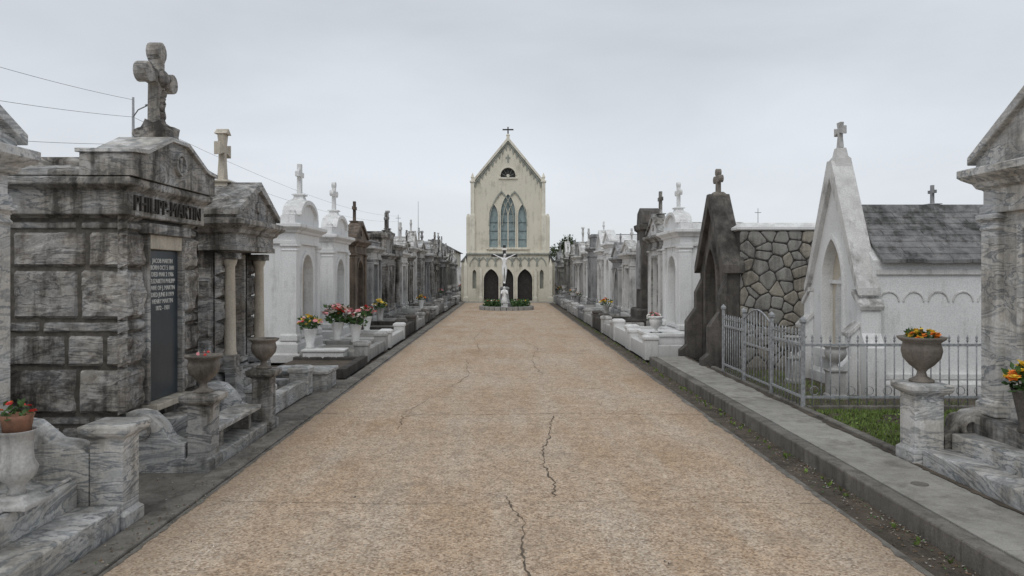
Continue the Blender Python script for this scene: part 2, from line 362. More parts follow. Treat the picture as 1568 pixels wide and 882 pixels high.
# ------------------------------------------------------------------ tomb generator
def tomb(name,side,X,yn,w,d,he,hp,m,style='tri',niche='rect',tab='tabletl',crs=None,ch=.7,cols=False,zb=0,tr=None,pilm=None,setb=.3,bev=.008,base_h=.4,colm=None):
    yc=yn+w/2
    o=Obj(name,(X,yc,zb),90 if side<0 else -90); tr=tr or m; pm=pilm or m; colm=colm or tr
    hw=w/2
    o.part('plinth',bev); loft(o,-hw,hw,0,d,[(.14,0),(.14,.15),(.09,.17),(.09,base_h-.06),(.05,base_h-.02),(.03,base_h)],tr)
    nw=w*.46; nh=(he-base_h)*.74; z0=base_h+.1
    fn=dict(rect=lambda c,z,a,h:[(c-a/2,z),(c-a/2,z+h),(c+a/2,z+h),(c+a/2,z)],round=rarch,point=parch)[niche]
    hole=fn(0,z0,nw,nh)
    o.part('walls',bev)
    plate(o,[(-hw,base_h),(-hw,he),(hw,he),(hw,base_h)],[hole],0,.2,m,back=False)
    box(o,-hw,hw,.2,d,base_h,he,m)
    o.part('surround',bev*.6)
    if niche=='rect':
        t=.06; a=nw/2
        plate(o,[(-a-t,z0-.0),(-a-t,z0+nh+t),(a+t,z0+nh+t),(a+t,z0),(a,z0),(a,z0+nh),(-a,z0+nh),(-a,z0)],[],-.03,.01,tr)
        box(o,-a-t*1.6,a+t*1.6,-.05,.01,z0-.07,z0-.002,tr)
    else:
        archband(o,rarch if niche=='round' else parch,0,z0,nw,nh,.06,-.03,.01,tr)
        box(o,-nw/2-.1,nw/2+.1,-.05,.01,z0-.07,z0-.002,tr)
    o.part('tablet',.004)
    plate(o,fn(0,z0+.03,nw-.08,nh-.07),[],.15,.205,tab)
    lm='letter' if tab=='tablet' else 'letterd'
    if yn<20:
        zt=z0+nh*.8
        for i in range(7):
            o.text(R.choice(['FAMILY','BORN 1862','DIED 1914','IN MEMORY OF','MARIE LOUISE','HENRY','JEAN B.','AGED 52 YRS','REST IN PEACE','NATIVE OF','SEPT 4 1899']),(0,.148,zt),nw*.085,lm,.002); zt-=nh*.095
    o.part('pilasters',bev)
    pw=max(.14,w*.13)
    for sx in (-1,1):
        xa=sx*hw-(pw if sx>0 else 0)+sx*.03; 
        if cols:
            xc=sx*(hw-pw*.8)
            loft(o,xc-pw*.5,xc+pw*.5,-.24,-.24+pw,[(.03,base_h),(.03,base_h+.05),(0,base_h+.07),(0,base_h+.2)],tr)
            lathe(o,xc,-.24+pw/2,[(pw*.5,base_h+.2),(pw*.42,base_h+.24),(pw*.4,base_h+.3),(pw*.33,he-.45),(pw*.42,he-.42),(pw*.5,he-.36)],colm,16)
            box(o,xc-pw*.55,xc+pw*.55,-.26,-.22+pw,he-.36,he-.28,tr)
            loft(o,-hw,hw,-.27,-.141,[(.08,0),(.08,.2),(.0,.24),(0,base_h-.002)],tr) if sx>0 else None
        else:
            for (ya,yb) in ((-.05,pw),(d-pw,d+.03)):
                loft(o,xa,xa+pw,ya,yb,[(.03,base_h+.004),(.03,base_h+.1),(0,base_h+.14),(0,he-.4),(.015,he-.38),(0,he-.36),(0,he-.33),(.03,he-.3),(.03,he-.26)],pm)
    o.part('cornice',bev*.7)
    fy=-.26 if cols else -.0
    loft(o,-hw,hw,fy,d,[(.05,he-.258),(.05,he-.20),(.03,he-.19),(.03,he-.06),(.07,he-.04),(.09,he),(.15,he+.04),(.17,he+.06),(.17,he+.12),(.12,he+.13)],tr)
    zc=he+.131; H=hp-zc; e=.1
    o.part('pediment',bev)
    if style=='tri':
        A=[(-hw-e,zc),(-hw-e,zc+.07),(0,zc+H),(hw+e,zc+.07),(hw+e,zc)]
        plate(o,A,[],fy-.05,.2,m)
        plate(o,[(-hw-e-.04,zc+.03),(-hw-e-.04,zc+.10),(0,zc+H+.06),(hw+e+.04,zc+.10),(hw+e+.04,zc+.03),(0,zc+H-.05)],[],fy-.1,.24,tr)
        plate(o,[(-hw-.06,zc),(0,zc+H*.7),(hw+.06,zc)],[],.21,d+.05,m)
        disc(o,0,zc+H*.4,H*.17,fy-.08,fy,tr)
    elif style=='seg':
        n=12; A=[(-hw-.02,zc),(-hw-.02,zc+H*.32),(-hw*.72,zc+H*.34)]+[(-hw*.68*math.cos(math.pi*i/n),zc+H*.36+H*.58*math.sin(math.pi*i/n)) for i in range(n+1)]+[(hw*.72,zc+H*.34),(hw+.02,zc+H*.32),(hw+.02,zc)]
        plate(o,A,[],-.02,.25,m)
        outer=[(-hw*.74*math.cos(math.pi*i/n),zc+H*.36+H*.68*math.sin(math.pi*i/n)) for i in range(n+1)]
        inner=[(-hw*.62*math.cos(math.pi*i/n),zc+H*.36+H*.5*math.sin(math.pi*i/n)) for i in range(n+1)]
        plate(o,outer+inner[::-1],[],-.08,.3,tr)
        box(o,-hw*.92,hw*.92,.25,d,zc,zc+H*.28,m)
        for sx in (-1,1): loft(o,sx*(hw-.1)-.07,sx*(hw-.1)+.07,-.0,.14,[(.02,zc+H*.32),(.03,zc+H*.36),(0,zc+H*.4),(0,zc+H*.5),(-.06,zc+H*.62)],tr)
    elif style=='step':
        loft(o,-hw*.85,hw*.85,.02,d*.9,[(.0,zc),(.0,zc+H*.3),(.05,zc+H*.34),(.05,zc+H*.4)],m)
        loft(o,-hw*.55,hw*.55,.06,d*.6,[(.0,zc+H*.4+.002),(.0,zc+H*.8),(.05,zc+H*.86),(.05,zc+H*.92),(-.05,zc+H)],tr)
    elif style=='flat':
        loft(o,-hw*.9,hw*.9,.03,d-.1,[(.0,zc),(.0,zc+H*.7),(.05,zc+H*.8),(.05,zc+H)],m)
    elif style=='gothic':
        plate(o,[(-hw,zc),(-hw*.92,zc+.1),(0,zc+H),(hw*.92,zc+.1),(hw,zc)],[],-.04,.2,m)
        plate(o,[(-hw-.05,zc+.02),(-hw-.05,zc+.12),(0,zc+H+.08),(hw+.05,zc+.12),(hw+.05,zc+.02),(0,zc+H-.08)],[],-.09,.24,tr)
        plate(o,[(-hw+.03,zc),(0,zc+H*.75),(hw-.03,zc)],[],.21,d,m)
    if crs:
        o.part('cross',bev*.8)
        ph=max(.12,ch*.3); zt=hp-.03
        if style in('tri','gothic'): zt=hp-.1
        crossped(o,0,setb*.3+.05,zt,ph,.26,colm if cols else tr)
        cross(o,0,setb*.3+.05,zt+ph-.02,ch,ch*.3,ch*.16,colm if cols else tr,crs)
        if cols: 
            c0=zt+ph-.02; plate(o,[(-ch*.16,c0+ch*.98),(0,c0+ch*1.1),(ch*.16,c0+ch*.98)],[],.06,.22,colm)
    o.finish()

def plot(side,x0,x1,ya,yb,h,mat,fill='conc',gate=True,zb=0.0):
    o=Obj('grave_plot',(0,0,zb)); s=side
    def bx(a,b,c,d,z0,z1,m): box(o,min(s*a,s*b),max(s*a,s*b),c,d,z0,z1,m)
    t=.14
    o.part('coping',.012)
    bx(x0,x0+t,ya,yb,0,h,mat)
    bx(x0+t+.002,x1,ya,ya+t,0,h-.015,mat); bx(x0+t+.002,x1,yb-t,yb,0,h-.015,mat)
    o.part('infill')
    bx(x0+t-.01,x1,ya+t-.01,yb-t+.01,0,h*.55,fill)
    if gate:
        o.part('corner_blocks',.01)
        for yy in (ya,yb-.24):
            X0,X1=sorted((s*(x0-.015),s*(x0+.225)))
            loft(o,X0,X1,yy+.0,yy+.24,[(.01,0),(.01,h+.08),(.03,h+.1),(.03,h+.15),(-.02,h+.18)],mat)
    o.finish()

# ------------------------------------------------------------------ ground, road, kerbs
o=Obj('ground'); s=300
o.add([(-s,-s,-.05),(s,-s,-.05),(s,s,-.05),(-s,s,-.05)],[(0,1,2,3)],'soil'); o.finish()
o=Obj('road'); 
RX0,RX1=-2.28,2.40
box(o,RX0,RX1,-6,41.2,-.10,0,'road'); box(o,-4.2,4.2,41.2,43.2,-.10,-.004,'conc'); o.finish()
def ribbon(o,pts,w,z,mat='crack',jit=.0,seg=10):
    P=[]
    for a,b in zip(pts[:-1],pts[1:]):
        for i in range(seg):
            t=i/seg; P.append(Vector((a[0]+(b[0]-a[0])*t,a[1]+(b[1]-a[1])*t,z))+Vector((R.uniform(-jit,jit),R.uniform(-jit,jit),0)))
    P.append(Vector((*pts[-1],z))); vs=[];fs=[]
    for k,p in enumerate(P):
        d=(P[min(k+1,len(P)-1)]-P[max(0,k-1)]).normalized(); n=Vector((-d.y,d.x,0))
        ww=w*R.uniform(.15,1.8)*(.3 if k in(0,len(P)-1) else 1)
        vs+=[tuple(p+n*ww/2),tuple(p-n*ww/2)]
    for k in range(len(P)-1): fs.append((2*k,2*k+1,2*k+3,2*k+2))
    o.add(vs,fs,mat)
def edge_dirt(o,x,sgn,y0,y1,w,mat,z):
    y=y0; vs=[]; n=0
    while y<y1:
        ww=w*(.5+.9*abs(noise.noise(Vector((y*1.3,x,0))))+.5*R.random()**2)
        vs+=[(x,y,z),(x+sgn*ww,y,z)]; n+=1; y+=.045*(1+y*.05)
    o.add(vs,[(2*k,2*k+1,2*k+3,2*k+2) for k in range(n-1)],mat)
o=Obj('road_cracks')
ribbon(o,[(.12,3.2),(.124,4.14),(.10,4.6),(.13,5.02),(.06,5.3),(0.0,5.62)],.0105,.004,jit=.012)
ribbon(o,[(.37,5.6),(.39,5.95),(.34,6.5),(.35,7.05),(.45,7.6),(.50,8.3),(.58,8.8)],.0095,.004,jit=.016)
ribbon(o,[(-1.15,8.0),(-1.22,8.9),(-.9,10.5),(-.6,12.2),(-.75,14.5)],.006,.004,jit=.03)
ribbon(o,[(-1.2,8.7),(-.9,8.95),(-.6,8.9)],.009,.004,jit=.01)
ribbon(o,[(.6,12.3),(.5,14),(.7,16.5),(.45,19)],.006,.004,jit=.03)
ribbon(o,[(-.5,15.7),(-.8,19),(-.6,23)],.006,.004,jit=.03)
ribbon(o,[(-.02,5.62),(-.3,5.75)],.004,.004,jit=.01,seg=5)
ribbon(o,[(.34,6.5),(.1,6.7)],.004,.004,jit=.01,seg=5)
for k,yy in enumerate([5.45,8.85,12.3,15.8,19.3,22.8,26.5,30]):
    ribbon(o,[(RX0,yy+.05),(-.8,yy-.03),(.8,yy+.04),(RX1,yy-.02)],.0038 if k%2==0 else .0075,.004,jit=.007,seg=24)
o.part('edge_dirt'); edge_dirt(o,RX1,-1,-2,40,.055,'conckerb',.003); edge_dirt(o,RX0,1,-2,40,.04,'conckerb',.003)
o.finish()
o=Obj('kerb'); o.part('k',.01)
yy=-6
while yy<42:
    L=2.4; box(o,-2.50,RX0-.012,yy,yy+L-.012,-.10,.015+R.uniform(-.006,.006),'conckerb'); yy+=L
o.finish()
o=Obj('sidewalk'); o.part('kerbstone',.015)
yy=-6
while yy<13.8:
    L=2.6 if yy+2.6<13.9 else 13.9-yy
    box(o,2.70,2.82,yy,yy+L-.008,-.10,.12,'conckerb'); yy+=L
o.part('slabs',.006); yy=-6
while yy<13.8:
    L=min(1.7,13.9-yy); box(o,2.828,3.38,yy,yy+L-.01,-.10,.124+R.uniform(-.003,.003),'conc'); yy+=1.7
o.part('meter_cover'); lathe(o,3.08,5.5,[(.06,.11),(.06,.129),(.05,.13)],'conckerb',20)
o.part('dirt_patches'); edge_dirt(o,3.385,-1,-2,13.8,.05,'soil',.131)
o.finish()
o=Obj('gutter'); box(o,RX1+.002,2.698,-6,41,-.10,-.02,'soil'); o.finish()
o=Obj('pavement'); o.part('p',.005)
box(o,-7,-2.505,-6,12.2,-.10,-.012,'conckerb'); o.finish()
o=Obj('leaf_litter')
for i in range(5200):
    yy=3+R.random()**1.6*30
    if R.random()<.8: x=2.69-abs(R.gauss(0,.13)); z=-.015 if x>2.4 else .004
    else: x=-2.28-abs(R.gauss(0,.12))+.03; z=.024 if x<-2.28 else .004
    s=R.uniform(.006,.022); a=R.random()*6.28
    o.add([(x,yy,z),(x+s*math.cos(a),yy+s*math.sin(a),z+R.uniform(0,.012)),(x+s*math.cos(a+1),yy+s*math.sin(a+1),z+.004)],[(0,1,2)],R.choice(['litter','litter','conc','soil','leafd','tanst']))
for i in range(220):
    x=R.uniform(-2.2,2.3); yy=3+R.random()**1.5*22; s=R.uniform(.006,.018); a=R.random()*6.28
    o.add([(x,yy,.004),(x+s*math.cos(a),yy+s*math.sin(a),.012),(x+s*math.cos(a+1),yy+s*math.sin(a+1),.004)],[(0,1,2)],R.choice(['litter','irond','wht']))
for i in range(400):
    x=R.uniform(-4,-2.3); yy=3+R.random()*9; s=R.uniform(.006,.022); a=R.random()*6.28; z=.024 if x>-2.5 else -.008
    o.add([(x,yy,z),(x+s*math.cos(a),yy+s*math.sin(a),z+.01),(x+s*math.cos(a+1),yy+s*math.sin(a+1),z)],[(0,1,2)],R.choice(['litter','conc','tanst']))
for i in range(130):
    yy=3.5+R.random()*24; x=2.66-R.random()*.1; 
    for k in range(6): leaf(o,(x,yy,-.02),R.uniform(.02,.05),'grass',Vector((R.uniform(-.6,.6),R.uniform(-.6,.6),1)).normalized())
o.finish()

# ------------------------------------------------------------------ LEFT tomb 1 : rock faced tomb
def rock_tomb(X,yn,w,d,he):
    yc=yn+w/2; hw=w/2
    o=Obj('rock_faced_marble_tomb',(X,yc,0),90)
    o.part('core'); 
    aw=.34
    z0=.46; nh=1.60
    plate(o,[(-hw+.04,0),(-hw+.04,he-.1),(hw-.04,he-.1),(hw-.04,0)],[[(-aw-.04,z0),(-aw-.04,z0+nh),(aw+.04,z0+nh),(aw+.04,z0)]],.05,.3,'mortarl',back=False)
    box(o,-hw+.04,hw-.04,.3,d-.04,0,he-.1,'mortarl')
    o.part('block_facing')
    cs=[(.34,None),(.10,'marbled'),(.42,None),(.30,None),(.12,'marbled'),(.46,None),(.34,None),(.09,'marbled'),(.13,'marbled')]
    tot=sum(c[0] for c in cs); sc=(he-.2)/tot; cs=[(a*sc,b) for a,b in cs]
    rwall(o,Vector((-hw+.03,d,0)),-Y_,Z_,-X_,d-.0,cs,.5,.024,'rough')
    rwall(o,Vector((hw-.03,0,0)),Y_,Z_,X_,d,cs,.5,.024,'rough')
    for x0,x1 in ((-hw,-aw-.06),(aw+.06,hw)):
        z=0
        for h,mt in cs:
            rblock(o,Vector((x0+.003,.03,z+.003)),X_,Z_,-Y_,x1-x0-.006,h-.006,.03 if h>.2 else .018,mt or 'rough'); z+=h
    rblock(o,Vector((-aw-.1,.03,.0)),X_,Z_,-Y_,2*aw+.2,z0-.06,.03,'rough')
    o.part('doorway',.008)
    box(o,-aw-.06,aw+.06,-.10,.1,z0-.06,z0,'tanst')
    box(o,-aw-.06,-aw,-.01,.2,z0,z0+nh,'marbled'); box(o,aw,aw+.06,-.01,.2,z0,z0+nh,'marbled')
    box(o,-aw,aw,-.005,.2,z0+nh-.14,z0+nh,'tanst')
    box(o,-aw-.12,aw+.12,-.05,.2,z0+nh+.001,z0+nh+.10,'marbled')
    o.part('tablet',.004); box(o,-aw+.002,aw-.002,.04,.10,z0+.002,z0+nh-.145,'tablet')
    for i,t in enumerate(['JACOB MARTIN','BORN OCT 5 1841','DIED MAR 2 1906','ELIZABETH PHILIPP','WIFE OF J. MARTIN','DIED JUNE 8 1919','HENRY MARTIN','1872 - 1931']):
        o.text(t,(0,.038,z0+nh-.25-i*.066),.062,'letter',.002)
    o.part('cornice',.01)
    z=he-.29
    loft(o,-hw,hw,0,d,[(.0,z),(.03,z+.01),(.03,z+.22),(.06,z+.24),(.10,z+.27),(.10,z+.33),(.06,z+.34)],'marbled')
    o.text('PHILIPP-MARTIN',(0,-.036,z+.115),.20,'letterd',.014)
    z=he+.051
    o.part('pediment',.012)
    e=.10
    plate(o,[(-hw-e,z),(-hw-e,z+.20),(-hw+.14,z+.22),(-.17,z+.42),(.17,z+.42),(hw-.14,z+.22),(hw+e,z+.20),(hw+e,z)],[],-.12,.34,'marbled')
    plate(o,[(-hw-e-.02,z+.2),(-hw-e-.02,z+.235),(-hw+.14,z+.26),(-.2,z+.46),(.2,z+.46),(hw-.14,z+.26),(hw+e+.02,z+.235),(hw+e+.02,z+.2),(hw-.14,z+.22),(.17,z+.42),(-.17,z+.42),(-hw+.14,z+.22)],[],-.15,.37,'marble')
    ring(o,0,z+.22,.085,.115,-.16,-.1,'marbled'); 
    plate(o,[(-.02,z+.15),(-.03,z+.29),(.03,z+.29),(.02,z+.15)],[],-.15,-.1,'marbled')
    o.part('roof',.012)
    loft(o,-hw+.04,hw-.04,.34,d-.02,[(.12,z),(.12,z+.05),(.02,z+.08),(-.1,z+.12)],'marbled')
    loft(o,-hw+.2,hw-.2,.36,d-.2,[(0,z+.11),(0,z+.18),(-.04,z+.21)],'rough')
    o.part('cross_base')
    zt=z+.42
    boulder(o,(0,.1,zt+.06),(.20,.18,.19),'rough',.3,2.5)
    for i in range(12):
        a=R.random()*6.28; boulder(o,(.15*math.cos(a),.1+.13*math.sin(a),zt+.0+.14*R.random()),(.09,.08,.07),'rough',.4,3,2)
    o.part('cross',.012)
    cross(o,0,.1,zt+.17,.74,.25,.13,'rough2','bud')
    boulder(o,(0,.04,zt+.17+.48),(.09,.07,.09),'rough',.4,4,2)
    for i in range(5): boulder(o,(R.uniform(-.03,.03),.05,zt+.22+i*.07),(.05,.04,.05),'rough',.5,4,2)
    o.finish()
rock_tomb(-3.35,6.50,1.62,2.6,2.49)

tomb('marble_column_tomb',-1,-3.50,8.85,1.34,2.3,2.22,2.80,'rough','tri','rect','tanst','flare',.62,cols=True,tr='marbled',pilm='marbled',base_h=.5,colm='tanst')
o=Obj('rubble_facing',(-3.50,9.52,0),90)
rwall(o,Vector((-.675,2.2,.5)),-Y_,Z_,-X_,2.2,[(.4,None),(.36,None),(.12,'marbled'),(.4,None)],.5,.03,'rough')
for xa in (-.68,.42):
    for k in range(5): rblock(o,Vector((xa,-.055,.55+k*.28)),X_,Z_,-Y_,.26,.27,.04,'rough')
o.finish()
tomb('grey_marble_tomb',-1,-3.42,3.55,1.46,2.3,2.42,3.05,'marble','tri','rect','tabletl',None,tr='marble')
def post(x,y,w,h,mat,name='stone_post',zb=0,urnmat=None,us=1.0,fl=None):
    o=Obj(name,(x,y,zb)); o.part('shaft',.008); a=w/2
    loft(o,-a,a,-a,a,[(.025,-.05),(.025,.10),(.0,.12),(0,h-.10),(.02,h-.085),(.045,h-.07),(.055,h-.05),(.055,h-.012),(.02,h)],mat)
    if urnmat:
        o.part('urn'); urn(o,0,0,h+.0,us,urnmat)
        if fl: bouquet(o,0,0,h+.34*us,.14*us,.12,fl,30,.026)
    o.finish()
post(-2.63,4.98,.22,.70,'marble')
o=Obj('marble_steps',(0,0,0)); o.part('steps',.012)
box(o,-2.80,-2.52,2.2,4.84,-.05,.17,'marble'); box(o,-3.4,-2.80,2.2,4.84,-.05,.34,'marble')
box(o,-2.86,-2.83,2.2,4.84,.34,.36,'marble')
o.part('side_wall',.012)
plate(o,[(-3.30,0),(-3.30,.72),(-3.15,.70),(-3.0,.58),(-2.86,.56),(-2.75,.5),(-2.75,0)],[],4.88,5.06,'marble')
o.finish()
o=Obj('flower_urn',(-2.84,4.30,.345)); o.part('pedestal',.008)
loft(o,-.11,.11,-.11,.11,[(.02,0),(.02,.03),(-.02,.05),(-.03,.07)],'greyl')
o.part('urn'); lathe(o,0,0,[(.055,.07),(.04,.10),(.055,.13),(.10,.17),(.115,.22),(.09,.27),(.085,.34),(.09,.42),(.112,.44),(.095,.44),(.08,.40)],'greyl',32,12,.1,(.1,.4))
o.part('pot'); lathe(o,0,0,[(.07,.42),(.082,.50),(.092,.53),(.082,.53),(.065,.50)],'terra',20)
bouquet(o,0,0,.50,.11,.11,['orange','red','red'],9,.018)
o.finish()
post(-2.62,6.42,.20,.66,'marbled',urnmat='urnst',us=.82)
post(-2.62,8.02,.20,.66,'marbled',urnmat='urnst',us=.82)
o=Obj('planted_flowers',(-2.62,6.42,.985)); o.part('blooms')
for i in range(10): bloom(o,(R.uniform(-.07,.07),R.uniform(-.07,.07),.0+R.random()*.02),.016,R.choice(['pink','red','wht']))
o.finish()
def scroll(y):
    o=Obj('scroll_cheek_wall'); o.part('w',.012)
    plate(o,[(-3.24,-.05),(-3.24,.50),(-3.15,.51),(-3.05,.49),(-2.95,.40),(-2.88,.28),(-2.8,.24),(-2.74,.24),(-2.74,-.05)],[],y-.09,y+.09,'marble')
    ring(o,-3.10,.35,.05,.08,y-.11,y+.11,'marbled',16)
    o.finish()
scroll(6.40); scroll(8.04)
o=Obj('marble_steps'); o.part('s',.012)
box(o,-2.80,-2.54,6.55,7.89,-.05,.10,'marble'); box(o,-3.05,-2.80,6.52,7.92,-.05,.22,'marbled'); box(o,-3.30,-3.05,6.52,7.92,-.05,.34,'marbled'); o.finish()
o=Obj('marble_bench'); o.part('s',.01)
box(o,-2.86,-2.58,6.62,7.82,.26,.31,'marble')
for yy in (6.8,7.55): box(o,-2.82,-2.62,yy,yy+.08,.10,.26,'marbled')
o.finish()
plot(-1,2.75,3.45,8.5,10.45,.22,'marble','conckerb')
o=Obj('marble_vase_slab',(-2.95,11.05,0)); o.part('s',.012); loft(o,-.5,.35,-.32,.32,[(0,-.04),(0,.2),(.03,.22),(.03,.27)],'marble'); o.finish()
plot(-1,2.55,3.9,11.8,13.7,.16,'dark','soil',False)

# ------------------------------------------------------------------ LEFT row
def planter(x,y,L,w,h,mat,zb=0):
    o=Obj('stone_planter',(x,y,zb)); o.part('trough',.01)
    loft(o,-w/2,w/2,-L/2,L/2,[(-.03,0),(-.03,.03),(0,h*.5),(.0,h*.8),(.025,h*.86),(.025,h)],mat)
    o.part('garland')
    for i in range(9):
        disc(o,-w/2+w*(i+.5)/9,h*.5+.03*abs(math.cos(i*1.2)),.018,-L/2-.02,-L/2,mat,8)
    o.finish()
tomb('white_tomb',-1,-4.0,14.0,1.75,2.3,2.50,3.12,'white','seg','round','tanst','celtic',.62,tr='white')
plot(-1,2.62,3.95,13.95,16.3,.22,'greyl','conc')
planter(-3.35,13.75,.35,.75,.28,'white',.0)
flower_vase((-3.66,13.86,.28),1.15,.22,.28,['red','pink','yellow','wht','yellow'],32,'white',.045)
tomb('white_tomb',-1,-4.0,17.0,1.7,2.3,2.45,3.05,'white','seg','round','tabletl','bud',.62,tr='white')
plot(-1,2.60,3.95,16.6,19.0,.24,'white','conc')
flower_vase((-3.45,15.2,.3),1.2,.30,.42,['red','pink','pink','wht','wht'],46,'white',.06)
flower_vase((-3.10,15.3,.25),1.2,.25,.3,['pink','wht','pink','wht'],36,'white',.055)
flower_vase((-3.30,17.6,.3),1.1,.2,.28,['red','wht','pink'],26,'white',.05)
tomb('brown_stone_tomb',-1,-4.0,19.5,1.55,2.3,2.45,3.05,'brown','tri','round','tabletl','latin',.55,tr='brown')
plot(-1,2.62,3.95,19.2,21.5,.3,'dark','conc')
tomb('grey_tomb',-1,-4.0,21.9,1.7,2.4,2.35,2.66,'grey','flat','rect','tablet',None,tr='greyl')
plot(-1,2.62,3.95,21.7,23.8,.25,'greyl','conc')
flower_vase((-3.5,20.6,.35),1.1,.22,.25,['yellow','wht','yellow'],22,'greyl',.05)
RR=random.Random(21)
def row(side,X,y,yend,x0,mats,zb=0):
    i=0
    while y<yend:
        w=RR.uniform(1.35,1.85); m,t,nm=RR.choice(mats)
        st=RR.choice(['tri','seg','step','tri','gothic','flat']); he=RR.uniform(2.0,2.7); hp=he+RR.uniform(.45,.85)
        cr=RR.choice(['latin','bud','celtic','flare',None,'latin','bud']) if st!='flat' else RR.choice([None,'latin'])
        if st=='gothic': hp+=.3
        tomb(nm,side,X+RR.uniform(-.15,.15),y,w,2.3,he,hp,m,st,RR.choice(['rect','round','point']),RR.choice(['tablet','tabletl','tabletl']),cr,RR.uniform(.4,.8),tr=t,cols=RR.random()<.2,bev=.006)
        g=RR.uniform(.25,.7)
        plot(side,x0+RR.uniform(0,.12),abs(X)-.05,y-g*.45,y+w+g*.45,RR.uniform(.14,.4),RR.choice([m,'greyl','marble','grey','whited']),'conc',RR.random()<.7)
        if RR.random()<.3:
            flower_vase((side*RR.uniform(3.0,3.6),y+w*RR.random(),.25),1.1,.18,.24,RR.choice([['wht','pink'],['yellow','wht'],['pink','wht','red'],['orange','yellow']]),14,RR.choice(['white','greyl','grey']),.05)
        if RR.random()<.3:
            post(side*(x0+.35),y+.2,.18,.7,RR.choice(['greyl','marble','grey']),urnmat='greyl',us=.8)
        y+=w+g; i+=1
greys=[('grey','grey','grey_tomb'),('greyl','greyl','stone_tomb'),('grey','greyl','grey_tomb'),('marbled','marble','marble_tomb'),('greyl','grey','stone_tomb'),('whited','whited','weathered_white_tomb'),('rough','marbled','rock_faced_tomb'),('dark','grey','dark_stone_tomb')]
row(-1,-4.0,24.3,60,2.62,greys)

# ------------------------------------------------------------------ RIGHT side
tomb('grey_marble_tomb',1,4.02,4.55,1.6,2.3,2.32,3.10,'marble','tri','rect','tabletl',None,tr='marble',zb=.12,bev=.012)
post(3.50,6.22,.24,.66,'marble',zb=.12,urnmat='urnst',us=.96,fl=['orange','yellow','orange','yellow'])
post(3.50,4.50,.24,.66,'marble',zb=.12)
o=Obj('marble_steps',(0,0,.12)); o.part('s',.012)
box(o,3.42,3.66,4.66,6.07,-.1,.13,'marble'); box(o,3.66,3.86,4.66,6.07,-.1,.26,'marble'); box(o,3.86,4.0,4.55,6.15,-.1,.40,'marbled'); o.finish()
for yy in (6.2,4.58):
    o=Obj('scroll_cheek_wall',(0,0,.12)); o.part('w',.015)
    plate(o,[(3.64,-.05),(3.64,.22),(3.72,.26),(3.78,.36),(3.86,.42),(3.98,.44),(3.98,-.05)],[],yy-.08,yy+.08,'marbled')
    ring(o,3.84,.30,.05,.09,yy-.12,yy+.12,'marbled',16); o.finish()
flower_vase((3.84,5.42,.52),1.0,.17,.22,['yellow','yellow','yellow','orange'],38,'dark',.045)
flower_vase((3.92,4.9,.52),.8,.13,.2,['yellow','wht'],16,'dark',.035)
o=Obj('plot_kerb',(0,0,.12)); o.part('k',.01); box(o,3.39,3.47,6.38,12.2,-.15,.035,'conckerb'); box(o,3.47,7,8.46,8.54,-.15,.05,'conckerb'); o.finish()
o=Obj('lawn')
box(o,3.47,7,6.35,12.2,-.05,.12,'soil')
for i in range(26000):
    x=3.46+R.random()*2.6; yy=6.34+R.random()*2.12 if i%4 else 8.5+R.random()*3.4
    if x>4.4 and yy>9: continue
    if noise.noise(Vector((x*3,yy*3,0)))<-.33: continue
    h=R.uniform(.02,.06); a=R.random()*6.28; l=R.uniform(-.03,.03); w=.005
    o.add([(x-w*math.cos(a),yy-w*math.sin(a),.115),(x+w*math.cos(a),yy+w*math.sin(a),.115),(x+l,yy+l*.7,.115+h)],[(0,1,2)],'grass')
for i in range(1800):
    x=3.5+R.random()*2.2; yy=6.4+R.random()*1.95; leaf(o,(x,yy,.125),R.uniform(.02,.05),'grass')
o.finish()
def picket(o,x,y,z0,h,r=.0075):
    tube(o,[(x,y,z0),(x,y,z0+h-.09)],r,'iron',6)
    lathe(o,x,y,[(.008,z0+h-.09),(.017,z0+h-.075),(.008,z0+h-.065),(.016,z0+h-.045),(.001,z0+h)],'iron',6)
o=Obj('iron_fence'); o.part('pickets')
zf=.13
yy=8.5
ys=[]
while yy<11.6: ys.append(yy); yy+=.105
for yy in ys:
    if 9.55<yy<10.55: continue
    picket(o,3.42,yy,zf,.92)
x=3.42
while x<5.9: x+=.105; picket(o,x,8.5,zf,.86)
o.part('rails',.002)
for z in (.12,.72):
    box(o,3.41,3.43,8.5,9.5,zf+z,zf+z+.03,'iron'); box(o,3.41,3.43,10.6,11.6,zf+z,zf+z+.03,'iron')
    box(o,3.43,5.95,8.49,8.51,zf+z,zf+z+.03,'iron')
o.part('fence_posts',.004)
for (a,b) in ((3.42,8.5),(3.42,9.5),(3.42,10.6),(3.42,11.6),(5.93,8.5)):
    loft(o,a-.02,a+.02,b-.02,b+.02,[(0,zf-.05),(0,zf+.98),(.012,zf+1.0),(.012,zf+1.03),(-.018,zf+1.07)],'iron')
o.part('bottom_scrolls')
x=3.55
while x<5.8:
    pts=[(x+.05*math.cos(t),8.5,zf+.21+.05*math.sin(t)) for t in [i*math.pi/6 for i in range(13)]]; tube(o,pts,.005,'iron',5); x+=.21
o.part('gate')
n=9
for i in range(n):
    yy=9.6+i*.115; hh=.92+.14*math.sin(math.pi*(i+.5)/n); tube(o,[(3.42,yy,zf+.06),(3.42,yy,zf+hh)],.0075,'iron',6)
tube(o,[(3.42,9.52+1.06*i/16,zf+.91+.15*math.sin(math.pi*i/16)) for i in range(17)],.012,'iron',6)
for z in (.1,.55): box(o,3.412,3.428,9.52,10.58,zf+z,zf+z+.025,'iron')
for k in (0,1):
    cy=9.8+k*.5; tube(o,[(3.42,cy+.09*math.cos(t),zf+.76+.09*math.sin(t)) for t in [i*math.pi/8 for i in range(17)]],.006,'iron',5)
o.finish()
